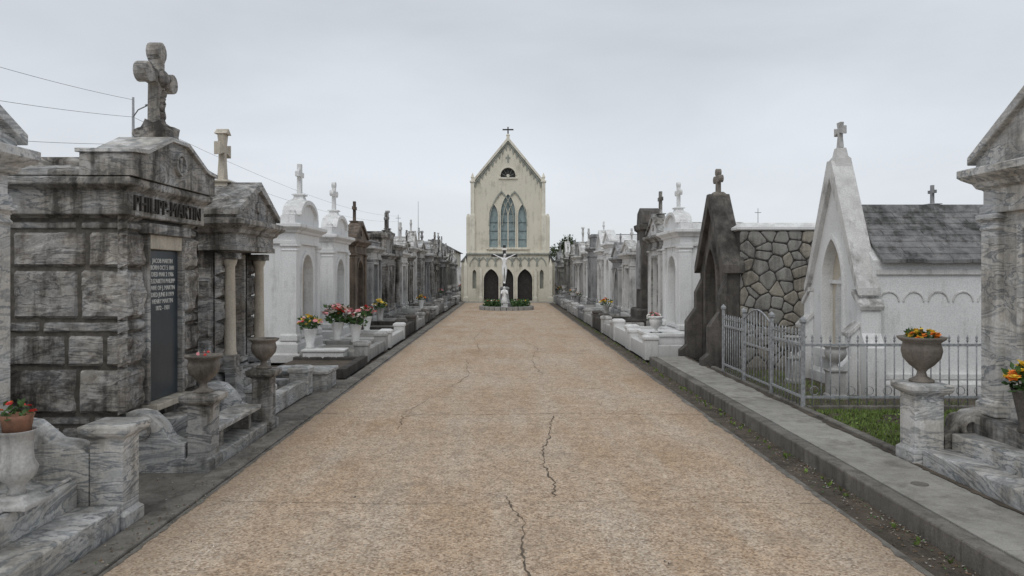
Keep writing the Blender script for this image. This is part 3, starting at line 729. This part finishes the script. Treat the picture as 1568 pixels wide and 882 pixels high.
def chapel(X,yn,w,d):
    yc=yn+w/2; hw=w/2; o=Obj('gothic_chapel_tomb',(X,yc,.12),-90)
    ze=1.74; zr=2.46; za=3.06
    o.part('base',.01); loft(o,-hw,hw,.02,d,[(.08,-.05),(.08,.14),(.02,.2)],'white')
    o.part('walls',.006)
    hole=parch(0,.5,.62,1.55,k=1.15)
    plate(o,[(-hw,.2),(-hw,1.35),(-hw+.1,1.5),(0,za),(hw-.1,1.5),(hw,1.35),(hw,.2)],[hole],0,.16,'white')
    box(o,-hw+.02,hw-.02,.162,d,.2,ze,'white')
    plate(o,[(-hw+.04,ze),(0,zr-.06),(hw-.04,ze)],[],.17,d,'white')
    o.part('door_recess'); plate(o,parch(0,.5,.62,1.55,k=1.15),[],.12,.159,'tanst')
    plate(o,parch(0,.55,.34,1.0,k=1.1),[],.10,.13,'tabletl')
    box(o,-.31,.31,.08,.14,1.42,1.47,'white')
    o.part('trim',.006)
    archband(o,parch,0,.5,.62,1.55,.06,-.04,.01,'white',k=1.15)
    box(o,-.42,.42,-.1,.01,.38,.499,'white')
    plate(o,[(-hw-.06,1.28),(-hw-.06,1.38),(-hw+.04,1.56),(-.07,za+.08),(.07,za+.08),(hw-.04,1.56),(hw+.06,1.38),(hw+.06,1.28),(hw-.07,1.42),(0,za-.15),(-hw+.07,1.42)],[],-.07,.22,'whited')
    for sx in (-1,1):
        plate(o,[(sx*(hw-.12),0),(sx*(hw-.12),1.30),(sx*(hw+.1),1.12),(sx*(hw+.1),.8),(sx*(hw+.22),.62),(sx*(hw+.22),0)],[],-.05,.2,'white')
        plate(o,[(sx*(hw-.13),1.30),(sx*(hw-.13),1.36),(sx*(hw+.14),1.15),(sx*(hw+.12),1.09)],[],-.08,.23,'whited')
        o.T=Matrix.Translation((sx*(hw-.04),0,0))@Matrix.Rotation(math.radians(90),4,'Z')
        plate(o,[(0.0,0),(0.0,.95),(-.16,.8),(-.16,.5),(-.28,.36),(-.28,0)],[],-.09,.09,'white')
        plate(o,[(0.02,.95),(0.02,1.01),(-.2,.8),(-.19,.75)],[],-.11,.11,'whited')
        o.T=None
    o.part('roof',.006)
    e=.09
    for sx in (-1,1):
        nR=9
        for k in range(nR):
            a0=k/nR; a1=(k+1)/nR
            x0=(hw+e)*(1-a0); x1=(hw+e)*(1-a1); z0=ze-.04+(zr-ze+.04)*a0; z1=ze-.04+(zr-ze+.04)*a1
            y=.23
            while y<d+.05:
                L=min(R.uniform(.22,.4),d+.05-y)
                q=R.uniform(-.004,.006)
                plate(o,[(sx*x0,z0+q),(sx*x0,z0+.045+q),(sx*x1,z1+.03+q),(sx*x1,z1+q)],[],y,y+L-.004,'slate'); y+=L
    plate(o,[(-.08,zr-.03),(0,zr+.07),(.08,zr-.03)],[],.22,d+.08,'slate')
    o.part('finial',.008)
    loft(o,-.09,.09,0,.18,[(.02,za-.08),(.02,za+.1),(-.01,za+.14),(-.03,za+.26)],'whited')
    cross(o,0,.09,za+.26,.36,.14,.07,'greyl','flare')
    o.part('arcade',.004)
    for sx in (-1,1):
        o.T=Matrix.Translation((sx*(hw-.02),0,0))@Matrix.Rotation(math.radians(90 if sx>0 else -90),4,'Z')
        sgn=1 if sx>0 else -1
        nA=int((d-.3)/.32)
        for i in range(nA):
            c=sgn*(.36+i*.32)
            pts=[(c-.14*math.cos(math.pi*q/10),1.2+.14*math.sin(math.pi*q/10)) for q in range(11)]
            pin=[(c-.12*math.cos(math.pi*q/10),1.2+.12*math.sin(math.pi*q/10)) for q in range(11)]
            plate(o,pts+pin[::-1],[],-.014,.0,'whited')
        a,b=sorted((sgn*.2,sgn*d)); box(o,a,b,-.03,0,1.55,1.62,'whited')
        box(o,a,b,-.06,0,.2,.27,'white')
        o.T=None
    o.finish()
chapel(4.6,9.55,1.62,3.2)
for yy in (9.3,10.6):
    o=Obj('stone_urn',(4.15,yy,.12)); urn(o,0,0,.35,.8,'greyl'); loft(o,-.09,.09,-.09,.09,[(.02,0),(.02,.04),(0,.06),(0,.32),(.02,.35)],'greyl'); o.finish()

def clip(poly,a,b,wt=.5):
    m=(a[0]+(b[0]-a[0])*wt,a[1]+(b[1]-a[1])*wt); n=(b[0]-a[0],b[1]-a[1]); out=[]
    f=lambda p:(p[0]-m[0])*n[0]+(p[1]-m[1])*n[1]
    for i in range(len(poly)):
        p=poly[i];q=poly[(i+1)%len(poly)];fp=f(p);fq=f(q)
        if fp<=0: out.append(p)
        if (fp<0<fq) or (fq<0<fp):
            t=fp/(fp-fq); out.append((p[0]+(q[0]-p[0])*t,p[1]+(q[1]-p[1])*t))
    return out
def fieldstones(o,P,U,V,Nn,W,H,cell,mats):
    pts=[]
    nx=int(W/cell); nz=int(H/(cell*.72))
    for j in range(nz):
        for i in range(nx+1):
            if R.random()<.1: continue
            pts.append(((i+(.5 if j%2 else 0)+R.uniform(-.48,.48))*W/nx,(j+.5+R.uniform(-.45,.45))*H/nz))
    for p in pts:
        poly=[(0,0),(W,0),(W,H),(0,H)]
        for q in pts:
            if q is not p and abs(q[0]-p[0])<cell*3.5 and abs(q[1]-p[1])<cell*3.5: poly=clip(poly,p,q)
            if len(poly)<3: break
        if len(poly)<3: continue
        pp=[]
        for i in range(len(poly)):
            a=poly[i-1];b=poly[i];c=poly[(i+1)%len(poly)]
            pp.append((b[0]+(a[0]-b[0])*.16,b[1]+(a[1]-b[1])*.16)); pp.append((b[0]+(c[0]-b[0])*.16,b[1]+(c[1]-b[1])*.16))
        poly=pp
        cx=sum(a[0] for a in poly)/len(poly); cy=sum(a[1] for a in poly)/len(poly)
        vs=[];n=len(poly); mt=R.choice(mats); dd=R.uniform(.015,.035)
        def ring_(k,g,d):
            for a in poly:
                dx,dy=a[0]-cx,a[1]-cy; L=math.hypot(dx,dy) or 1; s=max(0,(L*k-g)/L)
                vs.append(tuple(P+U*(cx+dx*s)+V*(cy+dy*s)+Nn*d))
        ring_(1,.006,-.01); ring_(1,.010,dd*.5); ring_(.85,.012,dd); 
        vs.append(tuple(P+U*cx+V*cy+Nn*dd*1.1))
        fs=[]
        for r in range(2):
            for i in range(n): j=(i+1)%n; fs.append((r*n+i,r*n+j,(r+1)*n+j,(r+1)*n+i))
        for i in range(n): fs.append((2*n+i,2*n+(i+1)%n,3*n))
        o.add(vs,fs,mt)
def field_tomb(X,yn,w,d):
    yc=yn+w/2; hw=w/2; o=Obj('fieldstone_tomb',(X,yc,.08),-90)
    H=2.32
    o.part('core'); box(o,-hw,hw,.22,d,0,H,'mortar')
    loft(o,-hw,hw,.22,d,[(.0,H+.001),(.05,H+.02),(.05,H+.06),(-.1,H+.14)],'white')
    o.part('fieldstones')
    fieldstones(o,Vector((hw,.22,.0)),Y_,Z_,X_,d-.22,H,.235,['fs1','fs2','fs2'])
    fieldstones(o,Vector((-hw,.22,.0)),Y_,Z_,-X_,d-.22,H,.235,['fs1','fs2','fs2'])
    o.part('gable_front',.01)
    za=2.92; hole=parch(0,.35,.7,1.7,k=1.1)
    plate(o,[(-hw-.03,0),(-hw-.03,1.75),(0,za),(hw+.03,1.75),(hw+.03,0)],[hole],0,.215,'dark')
    plate(o,hole,[],.16,.21,'dark')
    plate(o,[(-hw-.12,1.6),(-hw-.12,1.74),(-.08,za+.1),(.08,za+.1),(hw+.12,1.74),(hw+.12,1.6),(hw-.04,1.68),(0,za-.12),(-hw+.04,1.68)],[],-.09,.28,'dark')
    archband(o,parch,0,.35,.7,1.7,.09,-.05,.01,'dark',k=1.1)
    for sx in (-1,1):
        o.T=Matrix.Translation((sx*(hw-.06),0,0))@Matrix.Rotation(math.radians(90),4,'Z')
        plate(o,[(0.0,0),(0.0,1.5),(-.12,1.25),(-.12,.95),(-.3,.7),(-.3,.25),(-.42,.15),(-.42,0)],[],-.1,.1,'dark'); o.T=None
    o.part('cross',.008); loft(o,-.08,.08,.0,.2,[(.02,za),(.02,za+.1),(-.02,za+.14)],'urnst'); cross(o,0,.1,za+.13,.36,.13,.09,'urnst','bud')
    o.part('tablet',.004); box(o,-.24,.24,.12,.17,.6,1.5,'tablet')
    o.finish()
field_tomb(3.72,12.45,1.65,2.9)
plot(1,2.72,3.85,14.3,16.3,.30,'white','conc'); 
o=Obj('white_grave_slab',(3.15,15.0,0)); o.part('s',.012); loft(o,-.35,.4,-.5,.55,[(0,.1),(0,.42),(.03,.44),(.03,.5)],'white'); o.finish()
post(3.0,14.75,.2,.5,'white',urnmat='white',us=.8); 
tomb('white_tomb',1,3.95,16.6,1.75,2.3,2.55,3.1,'white','seg','round','tabletl','bud',.55,tr='white')
plot(1,2.72,3.9,16.4,18.6,.36,'white','white')
flower_vase((3.4,16.9,.3),1,.15,.2,['pink','wht'],16,'white',.04)
tomb('stained_marble_tomb',1,4.0,19.0,1.5,2.3,2.55,3.2,'whited','tri','rect','tabletl','latin',.6,tr='marbled')
plot(1,2.72,3.9,18.8,20.9,.3,'whited','conc')
o=Obj('dark_stone_stele',(3.95,21.9,0),-90); o.part('s',.015)
loft(o,-.55,.55,-.1,.7,[(.14,0),(.14,.3),(.05,.34),(.05,.6),(0,.65)],'dark')
loft(o,-.45,.45,0,.6,[(0,.65),(-.02,2.9),(.05,2.95),(.07,3.1),(.02,3.12)],'dark')
plate(o,[(-.5,3.12),(-.4,3.45),(0,3.6),(.4,3.45),(.5,3.12)],[],.02,.58,'dark')
plate(o,[(-.22,1.2),(-.22,2.4),(0,2.65),(.22,2.4),(.22,1.2)],[],-.05,.03,'grey'); o.finish()
plot(1,2.72,3.9,21.1,22.9,.35,'dark','conc')
tomb('white_tomb',1,4.0,23.4,1.7,2.3,2.2,2.7,'whited','tri','rect','tabletl','bud',.4,tr='whited')
plot(1,2.72,3.9,23.1,25.3,.3,'greyl','conc')
flower_vase((3.3,24.2,.3),1,.2,.26,['orange','yellow'],20,'greyl',.05)
tomb('grey_tomb',1,4.0,25.8,1.6,2.3,2.1,2.7,'greyl','gothic','point','tablet','latin',.4,tr='grey')
plot(1,2.72,3.9,25.5,27.6,.25,'grey','conc')
tomb('white_tomb',1,4.0,28.0,1.7,2.3,2.7,3.3,'white','tri','round','tabletl',None,tr='white')
plot(1,2.72,3.9,27.8,29.9,.3,'marble','conc')
tomb('white_tomb',1,4.0,30.3,1.7,2.3,2.5,3.4,'whited','gothic','point','tabletl','bud',.4,tr='white')
plot(1,2.72,3.9,30.1,32.3,.3,'greyl','conc')
rs=[('whited','whited','weathered_white_tomb'),('white','white','white_tomb'),('greyl','grey','stone_tomb'),('grey','grey','grey_tomb'),('greyl','whited','stone_tomb')]
row(1,4.0,33,60,2.72,rs)
def back_row(side,X,y,yend,mats):
    while y<yend:
        w=RR.uniform(1.5,2.0); m,t,nm=RR.choice(mats); he=RR.uniform(1.9,2.5)
        tomb(nm,-side,X,y,w,2.2,he,he+RR.uniform(.4,.7),m,RR.choice(['tri','seg','step','tri']),'rect','tabletl',RR.choice([None,'latin','bud']),RR.uniform(.4,.6),tr=t,bev=0)
        y+=w+RR.uniform(.6,2.4)
back_row(-1,-9.0,17,62,greys); back_row(1,9.0,14.5,62,rs)

# ------------------------------------------------------------------ CHURCH
def church():
    o=Obj('gothic_church',(.15,43.0,0)); W=1.98
    o.part('lower_wall',.01)
    doors=[parch(-.98,.05,.86,1.85,k=.85),parch(0,.05,.62,1.85,k=1.1),parch(.98,.05,.86,1.85,k=.85)]
    plate(o,[(-2.36,0),(-2.36,2.72),(2.36,2.72),(2.36,0)],doors+[parch(-1.95,.75,.22,1.1,n=4),parch(1.95,.75,.22,1.1,n=4)],-.16,.12,'cream')
    o.part('doors',.004)
    for c,w in ((-.98,.86),(0,.62),(.98,.86)):
        plate(o,parch(c,.0,w+.1,1.9),[],.10,.16,'door')
        for k in range(-2,3):
            box(o,c+k*w/5-.006,c+k*w/5+.006,.085,.1,.05,1.4,'irond')
    box(o,-2.2,-1.7,.06,.11,.6,2.0,'gothic'); box(o,1.7,2.2,.06,.11,.6,2.0,'gothic')
    o.part('hood_moulds',.004)
    for c,w in ((-.98,.86),(0,.62),(.98,.86)): archband(o,parch,c,.05,w,1.85,.07,-.22,-.15,'creamt',k=.85 if c else 1.1)
    for i in range(9):
        c=-1.92+i*.48
        a=parch(c,2.05,.62,.55); b=parch(c,2.05,.52,.46)
        plate(o,a+b[::-1],[],-.195-.004*(i%2),-.158,'gothic')
    for i in range(8):
        c=-1.68+i*.48; plate(o,[(c-.08,2.55),(c,2.3),(c+.08,2.55)],[],-.18,-.155,'gothic')
    o.part('string_course',.008)
    box(o,-2.44,2.44,-.26,.2,2.722,2.80,'gothic'); box(o,-2.40,2.40,-.21,.2,2.80,2.90,'creamt'); 
    box(o,-2.42,2.42,-.22,.2,.0,.05,'creamt')
    o.part('upper_wall',.008)
    ze=6.95; za=9.35
    lan=[parch(-.84,3.15,.50,2.5,k=1.5),parch(0,3.15,.84,3.1,k=1.6),parch(.84,3.15,.50,2.5,k=1.5)]
    oc=[(.43*math.cos(math.pi*i/12),7.35+.43*math.sin(math.pi*i/12)) for i in range(13)]+[(-.43,7.22),(.43,7.22)]
    plate(o,[(-W,2.9),(-W,ze),(0,za),(W,ze),(W,2.9)],lan+[oc],0,.25,'cream')
    o.part('windows')
    box(o,-1.2,1.2,.12,.16,3.1,6.3,'glass'); box(o,-.5,.5,.2,.24,7.1,7.9,'irond')
    o.part('tracery',.003)
    box(o,-.03,.03,.04,.115,3.15,5.1,'creamt')
    for sx in (-1,1): 
        tube(o,[(0,.08,5.0),(sx*.08,.08,5.35),(sx*.25,.08,5.75)],.03,'creamt',6)
        for z in (3.6,4.1,4.6): box(o,sx*.84-.23,sx*.84+.23,.08,.11,z,z+.015,'irond')
    for z in (3.6,4.1,4.6,5.1): box(o,-.4,.4,.08,.11,z,z+.015,'irond')
    for c,w,h,k in ((-.84,.50,2.5,1.5),(0,.84,3.1,1.6),(.84,.50,2.5,1.5)): archband(o,parch,c,3.15,w,h,.05,-.06,.01,'creamt',k=k)
    for c in (-.38,.38):
        a=parch(c,3.15,1.50,3.3,k=1.6); b=parch(c,3.15,1.38,3.18,k=1.6); plate(o,a[1:-1]+b[1:-1][::-1],[],-.075+.006*(c>0),.01,'gothic')
    box(o,-1.25,1.25,-.12,.01,3.03,3.148,'creamt')
    c=[(.5*math.cos(math.pi*i/14),7.35+.5*math.sin(math.pi*i/14)) for i in range(15)]; d_=[(.435*math.cos(math.pi*i/14),7.35+.435*math.sin(math.pi*i/14)) for i in range(15)]
    plate(o,c+d_[::-1],[],-.05,.01,'creamt'); box(o,-.55,.55,-.08,.01,7.13,7.218,'creamt')
    for a in range(5): 
        t=math.pi*(a+.5)/5; tube(o,[(0,.1,7.25),(.42*math.cos(t),.1,7.35+.42*math.sin(t))],.012,'gothic',5)
    disc(o,0,7.33,.09,.05,.12,'creamt')
    plate(o,[(-.05,8.1),(-.05,8.3),(-.15,8.36),(-.05,8.42),(0,8.6),(.05,8.42),(.15,8.36),(.05,8.3),(.05,8.1)],[],-.03,.01,'gothic')
    o.part('gable_coping',.006)
    plate(o,[(-W-.12,ze-.12),(-W-.12,ze+.06),(0,za+.22),(W+.12,ze+.06),(W+.12,ze-.12),(0,za)],[],-.12,.32,'creamt')
    L=10
    for sx in (-1,1):
        for i in range(L):
            f=(i+.5)/L; x=sx*(W*(1-f)); z=ze+(za-ze)*f-.12
            s=.085
            plate(o,[(x-s,z+sx*s*1.2-.04),(x+s,z-sx*s*1.2-.04),(x,z-.34)],[],-.05,-.002,'gothic')
        plate(o,[(sx*W,ze-.16),(sx*W,ze-.08),(0,za-.04),(0,za-.12)],[],-.08,-.001,'gothic')
    o.part('buttresses',.008)
    for sx in (-1,1):
        x0,x1=sorted((sx*1.93,sx*2.2))
        loft(o,x0,x1,-.14,.35,[(0,2.9),(0,5.0),(-.03,5.12),(-.03,6.9),(0.02,6.94),(.02,7.02)],'creamt')
        cx=(x0+x1)/2
        loft(o,cx-.08,cx+.08,0,.16,[(.03,7.02),(.0,7.06),(0,7.2),(.03,7.22),(-.075,7.5)],'creamt')
        x0,x1=sorted((sx*2.2,sx*2.42)); loft(o,x0,x1,-.1,.35,[(0,2.9),(0,4.9),(-.06,5.1)],'cream')
        x0,x1=sorted((sx*2.362,sx*2.56)); loft(o,x0,x1,-.2,.4,[(.06,0),(.06,.25),(0,.3),(0,2.1),(-.04,2.3),(-.08,2.5)],'creamt')
        x0,x1=sorted((sx*1.5,sx*1.66)); loft(o,x0,x1,-.3,-.162,[(.03,0),(.03,.25),(0,.3),(0,1.6),(-.03,1.95)],'creamt')
    o.part('nave',.01)
    box(o,-W+.02,W-.02,.252,12,0,ze-.1,'cream'); plate(o,[(-W+.02,ze-.1),(0,za-.2),(W-.02,ze-.1)],[],.252,12,'cream')
    for sx in (-1,1):
        x0,x1=sorted((sx*1.9,sx*2.75)); box(o,x0,x1,.45,11,0,2.3,'cream')
        plate(o,[(sx*2.82,2.302),(sx*1.98,3.3),(sx*1.98,2.302)],[],.42,11.1,'slate')
        plate(o,[(sx*(W+.1),ze-.14),(sx*(W+.1),ze-.05),(0,za-.05),(0,za-.17)],[],.33,12.1,'slate')
        for k in range(4): box(o,min(sx*W,sx*2.1),max(sx*W,sx*2.1),1.5+k*2.8,1.9+k*2.8,3.0,6.2,'creamt')
    o.part('roof_cross',.004)
    loft(o,-.09,.09,0,.18,[(0,za+.15),(0,za+.3),(.02,za+.33),(-.05,za+.42)],'creamt')
    cross(o,0,.09,za+.36,.46,.32,.075,'irond')
    o.finish()
church()

# ------------------------------------------------------------------ crucifix and flower bed
def skin_figure(name,chains,mat,parent,loc,lev=2):
    vs=[];es=[];rs=[]
    idx={}
    def vert(k):
        if k not in idx: idx[k]=len(vs); vs.append(k[:3]); rs.append(k[3])
        return idx[k]
    for ch in chains:
        for a,b in zip(ch[:-1],ch[1:]): es.append((vert(a),vert(b)))
    me=bpy.data.meshes.new(name); me.from_pydata(vs,es,[]); ob=bpy.data.objects.new(name,me); COL.objects.link(ob)
    md=ob.modifiers.new('skin','SKIN'); 
    for i,sv in enumerate(me.skin_vertices[0].data): sv.radius=(rs[i],rs[i]*.85); 
    me.skin_vertices[0].data[0].use_root=True
    md.use_smooth_shade=True
    sb=ob.modifiers.new('sub','SUBSURF'); sb.levels=lev; sb.render_levels=lev
    me.materials.append(M[mat]); ob.parent=parent; ob.location=loc; return ob
o=Obj('crucifix_monument',(-.05,34.0,0))
o.part('pedestal',.01)
loft(o,-.24,.24,-.24,.24,[(.08,.1),(.08,.3),(0,.34),(0,.42),(-.03,.46),(-.06,.9),(-.02,.94),(-.02,1.0),(-.1,1.04)],'grey')
o.part('cross',.006)
box(o,-.07,.07,-.05,.05,1.02,2.95,'irond'); box(o,-.60,-.072,-.045,.045,2.41,2.53,'irond'); box(o,.072,.60,-.045,.045,2.41,2.53,'irond')
box(o,-.12,.12,-.07,-.052,2.72,2.82,'wht')
par=o.finish()
pel=(0,0,0,.085); ch=(0,-.02,.30,.11); nk=(0,-.03,.45,.045); hd=(.03,-.07,.54,.07); ht=(.03,-.06,.61,.055)
skin_figure('corpus',[
 [pel,(0,-.01,.14,.08),ch,nk,hd,ht],
 [ch,(-.14,0,.40,.05),(-.31,0,.48,.035),(-.45,0,.56,.025),(-.52,0,.58,.02)],
 [ch,(.14,0,.40,.05),(.31,0,.48,.035),(.45,0,.56,.025),(.52,0,.58,.02)],
 [pel,(-.07,-.04,-.06,.075),(-.06,-.12,-.36,.05),(-.03,-.03,-.68,.032),(-.02,-.09,-.76,.028)],
 [pel,(.07,-.04,-.06,.075),(.06,-.12,-.36,.05),(.03,-.03,-.68,.032),(.02,-.10,-.77,.028)]],'statue',par,(0,-.12,1.95))
o=Obj('kneeling_angel_statue',(-.05,33.25,.02)); o.part('plinth',.01)
loft(o,-.15,.15,-.15,.15,[(.05,0),(.05,.12),(0,.15),(0,.30),(.03,.32),(.03,.36)],'white')
p2=o.part('robe'); lathe(o,0,0,[(.15,.36),(.17,.4),(.13,.5),(.11,.6),(.08,.70),(.05,.74)],'statue',20,7,.12)
par=o.finish()
hip=(0,0,.6,.09); cc=(0,-.01,.80,.09)
skin_figure('figure',[[hip,cc,(0,-.02,.91,.04),(0,-.05,.99,.06),(0,-.04,1.05,.05)],
 [cc,(-.11,-.02,.85,.045),(-.14,-.12,.72,.035),(-.02,-.2,.80,.025)],
 [cc,(.11,-.02,.85,.045),(.14,-.12,.72,.035),(.02,-.21,.81,.025)]],'statue',par,(0,0,0))
o=Obj('round_flower_bed',(.05,33.9,0)); o.part('stone_edging',.01)
n=28
for i in range(n):
    a0=2*math.pi*i/n+.01; a1=2*math.pi*(i+1)/n-.01
    p=[(1.25*math.cos(a0),1.25*math.sin(a0)),(1.25*math.cos(a1),1.25*math.sin(a1)),(1.1*math.cos(a1),1.1*math.sin(a1)),(1.1*math.cos(a0),1.1*math.sin(a0))]
    o.add([(x,y,z) for z in (-.02,.17) for x,y in p],[(0,1,2,3),(4,5,6,7),(0,1,5,4),(1,2,6,5),(2,3,7,6),(3,0,4,7)],'greyl')
lathe(o,0,0,[(1.12,0),(1.12,.11),(.2,.14)],'soil',28)
o.part('plants')
for i in range(2200):
    a=R.random()*6.28; q=1.05*R.random()**.5
    if q<.3: continue
    if abs(q*math.cos(a))<.25 and math.sin(a)<0: continue
    leaf(o,(q*math.cos(a),q*math.sin(a),.12+.28*R.random()),.13,'leafd')
for i in range(60):
    a=R.random()*6.28; q=R.uniform(.4,1.05)
    if abs(q*math.cos(a))<.3: continue
    bloom(o,(q*math.cos(a),q*math.sin(a),.42),.04,R.choice(['red','pink','wht','yellow']))
o.finish()

# ------------------------------------------------------------------ trees, houses, poles, wires
def tree(x,y,h,r):
    o=Obj('oak_tree',(x,y,0)); o.part('trunk'); tube(o,[(0,0,-.1),(.1,0,h*.25),(0,.1,h*.5),(.05,0,h*.8)],[.25,.2,.14,.04],'bark',8)
    cl=[]
    for i in range(16):
        a=R.random()*6.28; q=r*R.uniform(.2,.85); c=(q*math.cos(a),q*math.sin(a),h*R.uniform(.5,.92)); cl.append(c)
        tube(o,[(0,.05,h*.4),(c[0]*.6,c[1]*.6,(h*.4+c[2])/2),c],[.1,.05,.02],'bark',5)
    o.part('leaves')
    for c in cl:
        for k in range(260):
            d=Vector((R.gauss(0,1),R.gauss(0,1),R.gauss(0,.7))).normalized()*r*.38*R.random()**.4
            leaf(o,tuple(Vector(c)+d),.22,'tree')
    o.finish()
tree(5.4,72,5.1,1.8); tree(8.2,82,4.2,1.9); tree(-7.2,84,4.0,1.6); tree(-12,95,5,2.5); tree(16,90,5,2.6)
def house(x,y,w,d,h,hr,m):
    o=Obj('house',(x,y,0)); o.part('walls')
    holes=[[(a-.4,1),(a-.4,2.4),(a+.4,2.4),(a+.4,1)] for a in (-w*.3,0,w*.3)]
    plate(o,[(-w/2,0),(-w/2,h),(w/2,h),(w/2,0)],holes,0,.2,m); box(o,-w/2,w/2,.21,d,0,h,m)
    o.part('roof'); plate(o,[(-w/2-.3,h),(0,hr),(w/2+.3,h)],[],-.3,d+.3,'slate'); o.finish()
house(-6.6,68,4,8,3.6,4.8,'cream'); house(-22,85,12,8,3.5,5,'whited'); house(10.5,92,7,9,3.2,4.8,'brick'); house(26,90,12,8,3.5,5.4,'white')
o=Obj('cemetery_wall'); o.part('w',.01)
for sx in (-1,1):
    box(o,sx*13-.15,sx*13+.15,5,66,0,2.0,'whited'); box(o,sx*13-.2,sx*13+.2,5,66,2.0,2.1,'greyl')
box(o,-12.8,-3.2,66,66.3,0,2.2,'whited'); box(o,3.2,12.8,66,66.3,0,2.2,'whited'); o.finish()
o=Obj('street_lamp',(-15.1,30,0)); lathe(o,0,0,[(.11,0),(.08,4),(.045,8.8)],'iron',10)
tube(o,[(0,0,8.0),(.3,-.2,8.25),(.9,-.6,8.35)],.025,'iron',6); boulder(o,(1.0,-.68,8.33),(.2,.1,.05),'iron',0,1,2); o.finish()
def utility(x,y,h):
    o=Obj('utility_pole',(x,y,0)); tube(o,[(0,0,0),(0,0,h)],[.07,.035],'iron',8); box(o,-.35,.35,-.03,.03,h-.5,h-.44,'iron'); o.finish()
utility(-14.5,100,9.5); utility(28,82,8.8)
o=Obj('radio_mast',(-9.2,78,0)); tube(o,[(0,0,0),(0,0,9.2)],[.06,.02],'iron',6); o.finish()
def wire(a,b,sag):
    o=Obj('overhead_wire'); P=[]
    for i in range(21):
        t=i/20; P.append((a[0]+(b[0]-a[0])*t,a[1]+(b[1]-a[1])*t,a[2]+(b[2]-a[2])*t-sag*4*t*(1-t)))
    tube(o,P,.007,'irond',5); o.finish()
wire((-15.1,30,8.7),(-16.6,8,8.0),.5); wire((-15.1,30,8.0),(-16.6,8,6.0),.4); wire((-15.1,30,6.9),(-16.6,8,4.6),.4)
wire((-15.1,30,8.0),(-14.5,100,9.3),1.0); wire((-15.1,30,7.0),(-14.5,100,8.6),1.0)

# ------------------------------------------------------------------ world, sun, camera
w=bpy.data.worlds.new('World'); scene.world=w; w.use_nodes=True; nt=w.node_tree
bg=nt.nodes['Background']; sky=N(nt,'ShaderNodeTexSky'); sky.sky_type='NISHITA'; sky.sun_disc=False
EL,AZ=math.radians(55),math.radians(200)
sky.sun_elevation=EL; sky.sun_rotation=AZ
tc=N(nt,'ShaderNodeTexCoord'); mp=N(nt,'ShaderNodeMapping'); mp.inputs['Scale'].default_value=(1,1,3.2)
nt.links.new(tc.outputs['Generated'],mp.inputs[0])
n=noi(nt,mp.outputs[0],1.7,7,.5,.3)
sx=N(nt,'ShaderNodeSeparateXYZ'); nt.links.new(tc.outputs['Generated'],sx.inputs[0])
grad=ramp(nt,sx.outputs[2],[(0,(7.7,8.05,8.5)),(.12,(7.35,7.7,8.15)),(.3,(6.4,6.75,7.25)),(1,(6.5,6.8,7.15))])
cl=mix(nt,.6,grad,ramp(nt,n,[(.32,.80),(.68,1.18)]),'MULTIPLY')
fin=mix(nt,.93,sky.outputs[0],cl)
nt.links.new(fin,bg.inputs[0]); bg.inputs[1].default_value=.1
L=bpy.data.lights.new('sun','SUN'); L.energy=1.0; L.angle=math.radians(35); L.color=(1,.98,.95)
lo=bpy.data.objects.new('sun',L); COL.objects.link(lo)
dirv=Vector((math.sin(AZ)*math.cos(EL),math.cos(AZ)*math.cos(EL),math.sin(EL)))
lo.rotation_euler=(-dirv).to_track_quat('-Z','Y').to_euler()
cam=bpy.data.cameras.new('camera'); co=bpy.data.objects.new('camera',cam); COL.objects.link(co)
cam.sensor_width=36; cam.lens=26; cam.clip_end=1500; cam.shift_x=.0064; cam.shift_y=-.0153
co.location=(0,0,1.7); co.rotation_euler=(math.radians(90),0,0); scene.camera=co
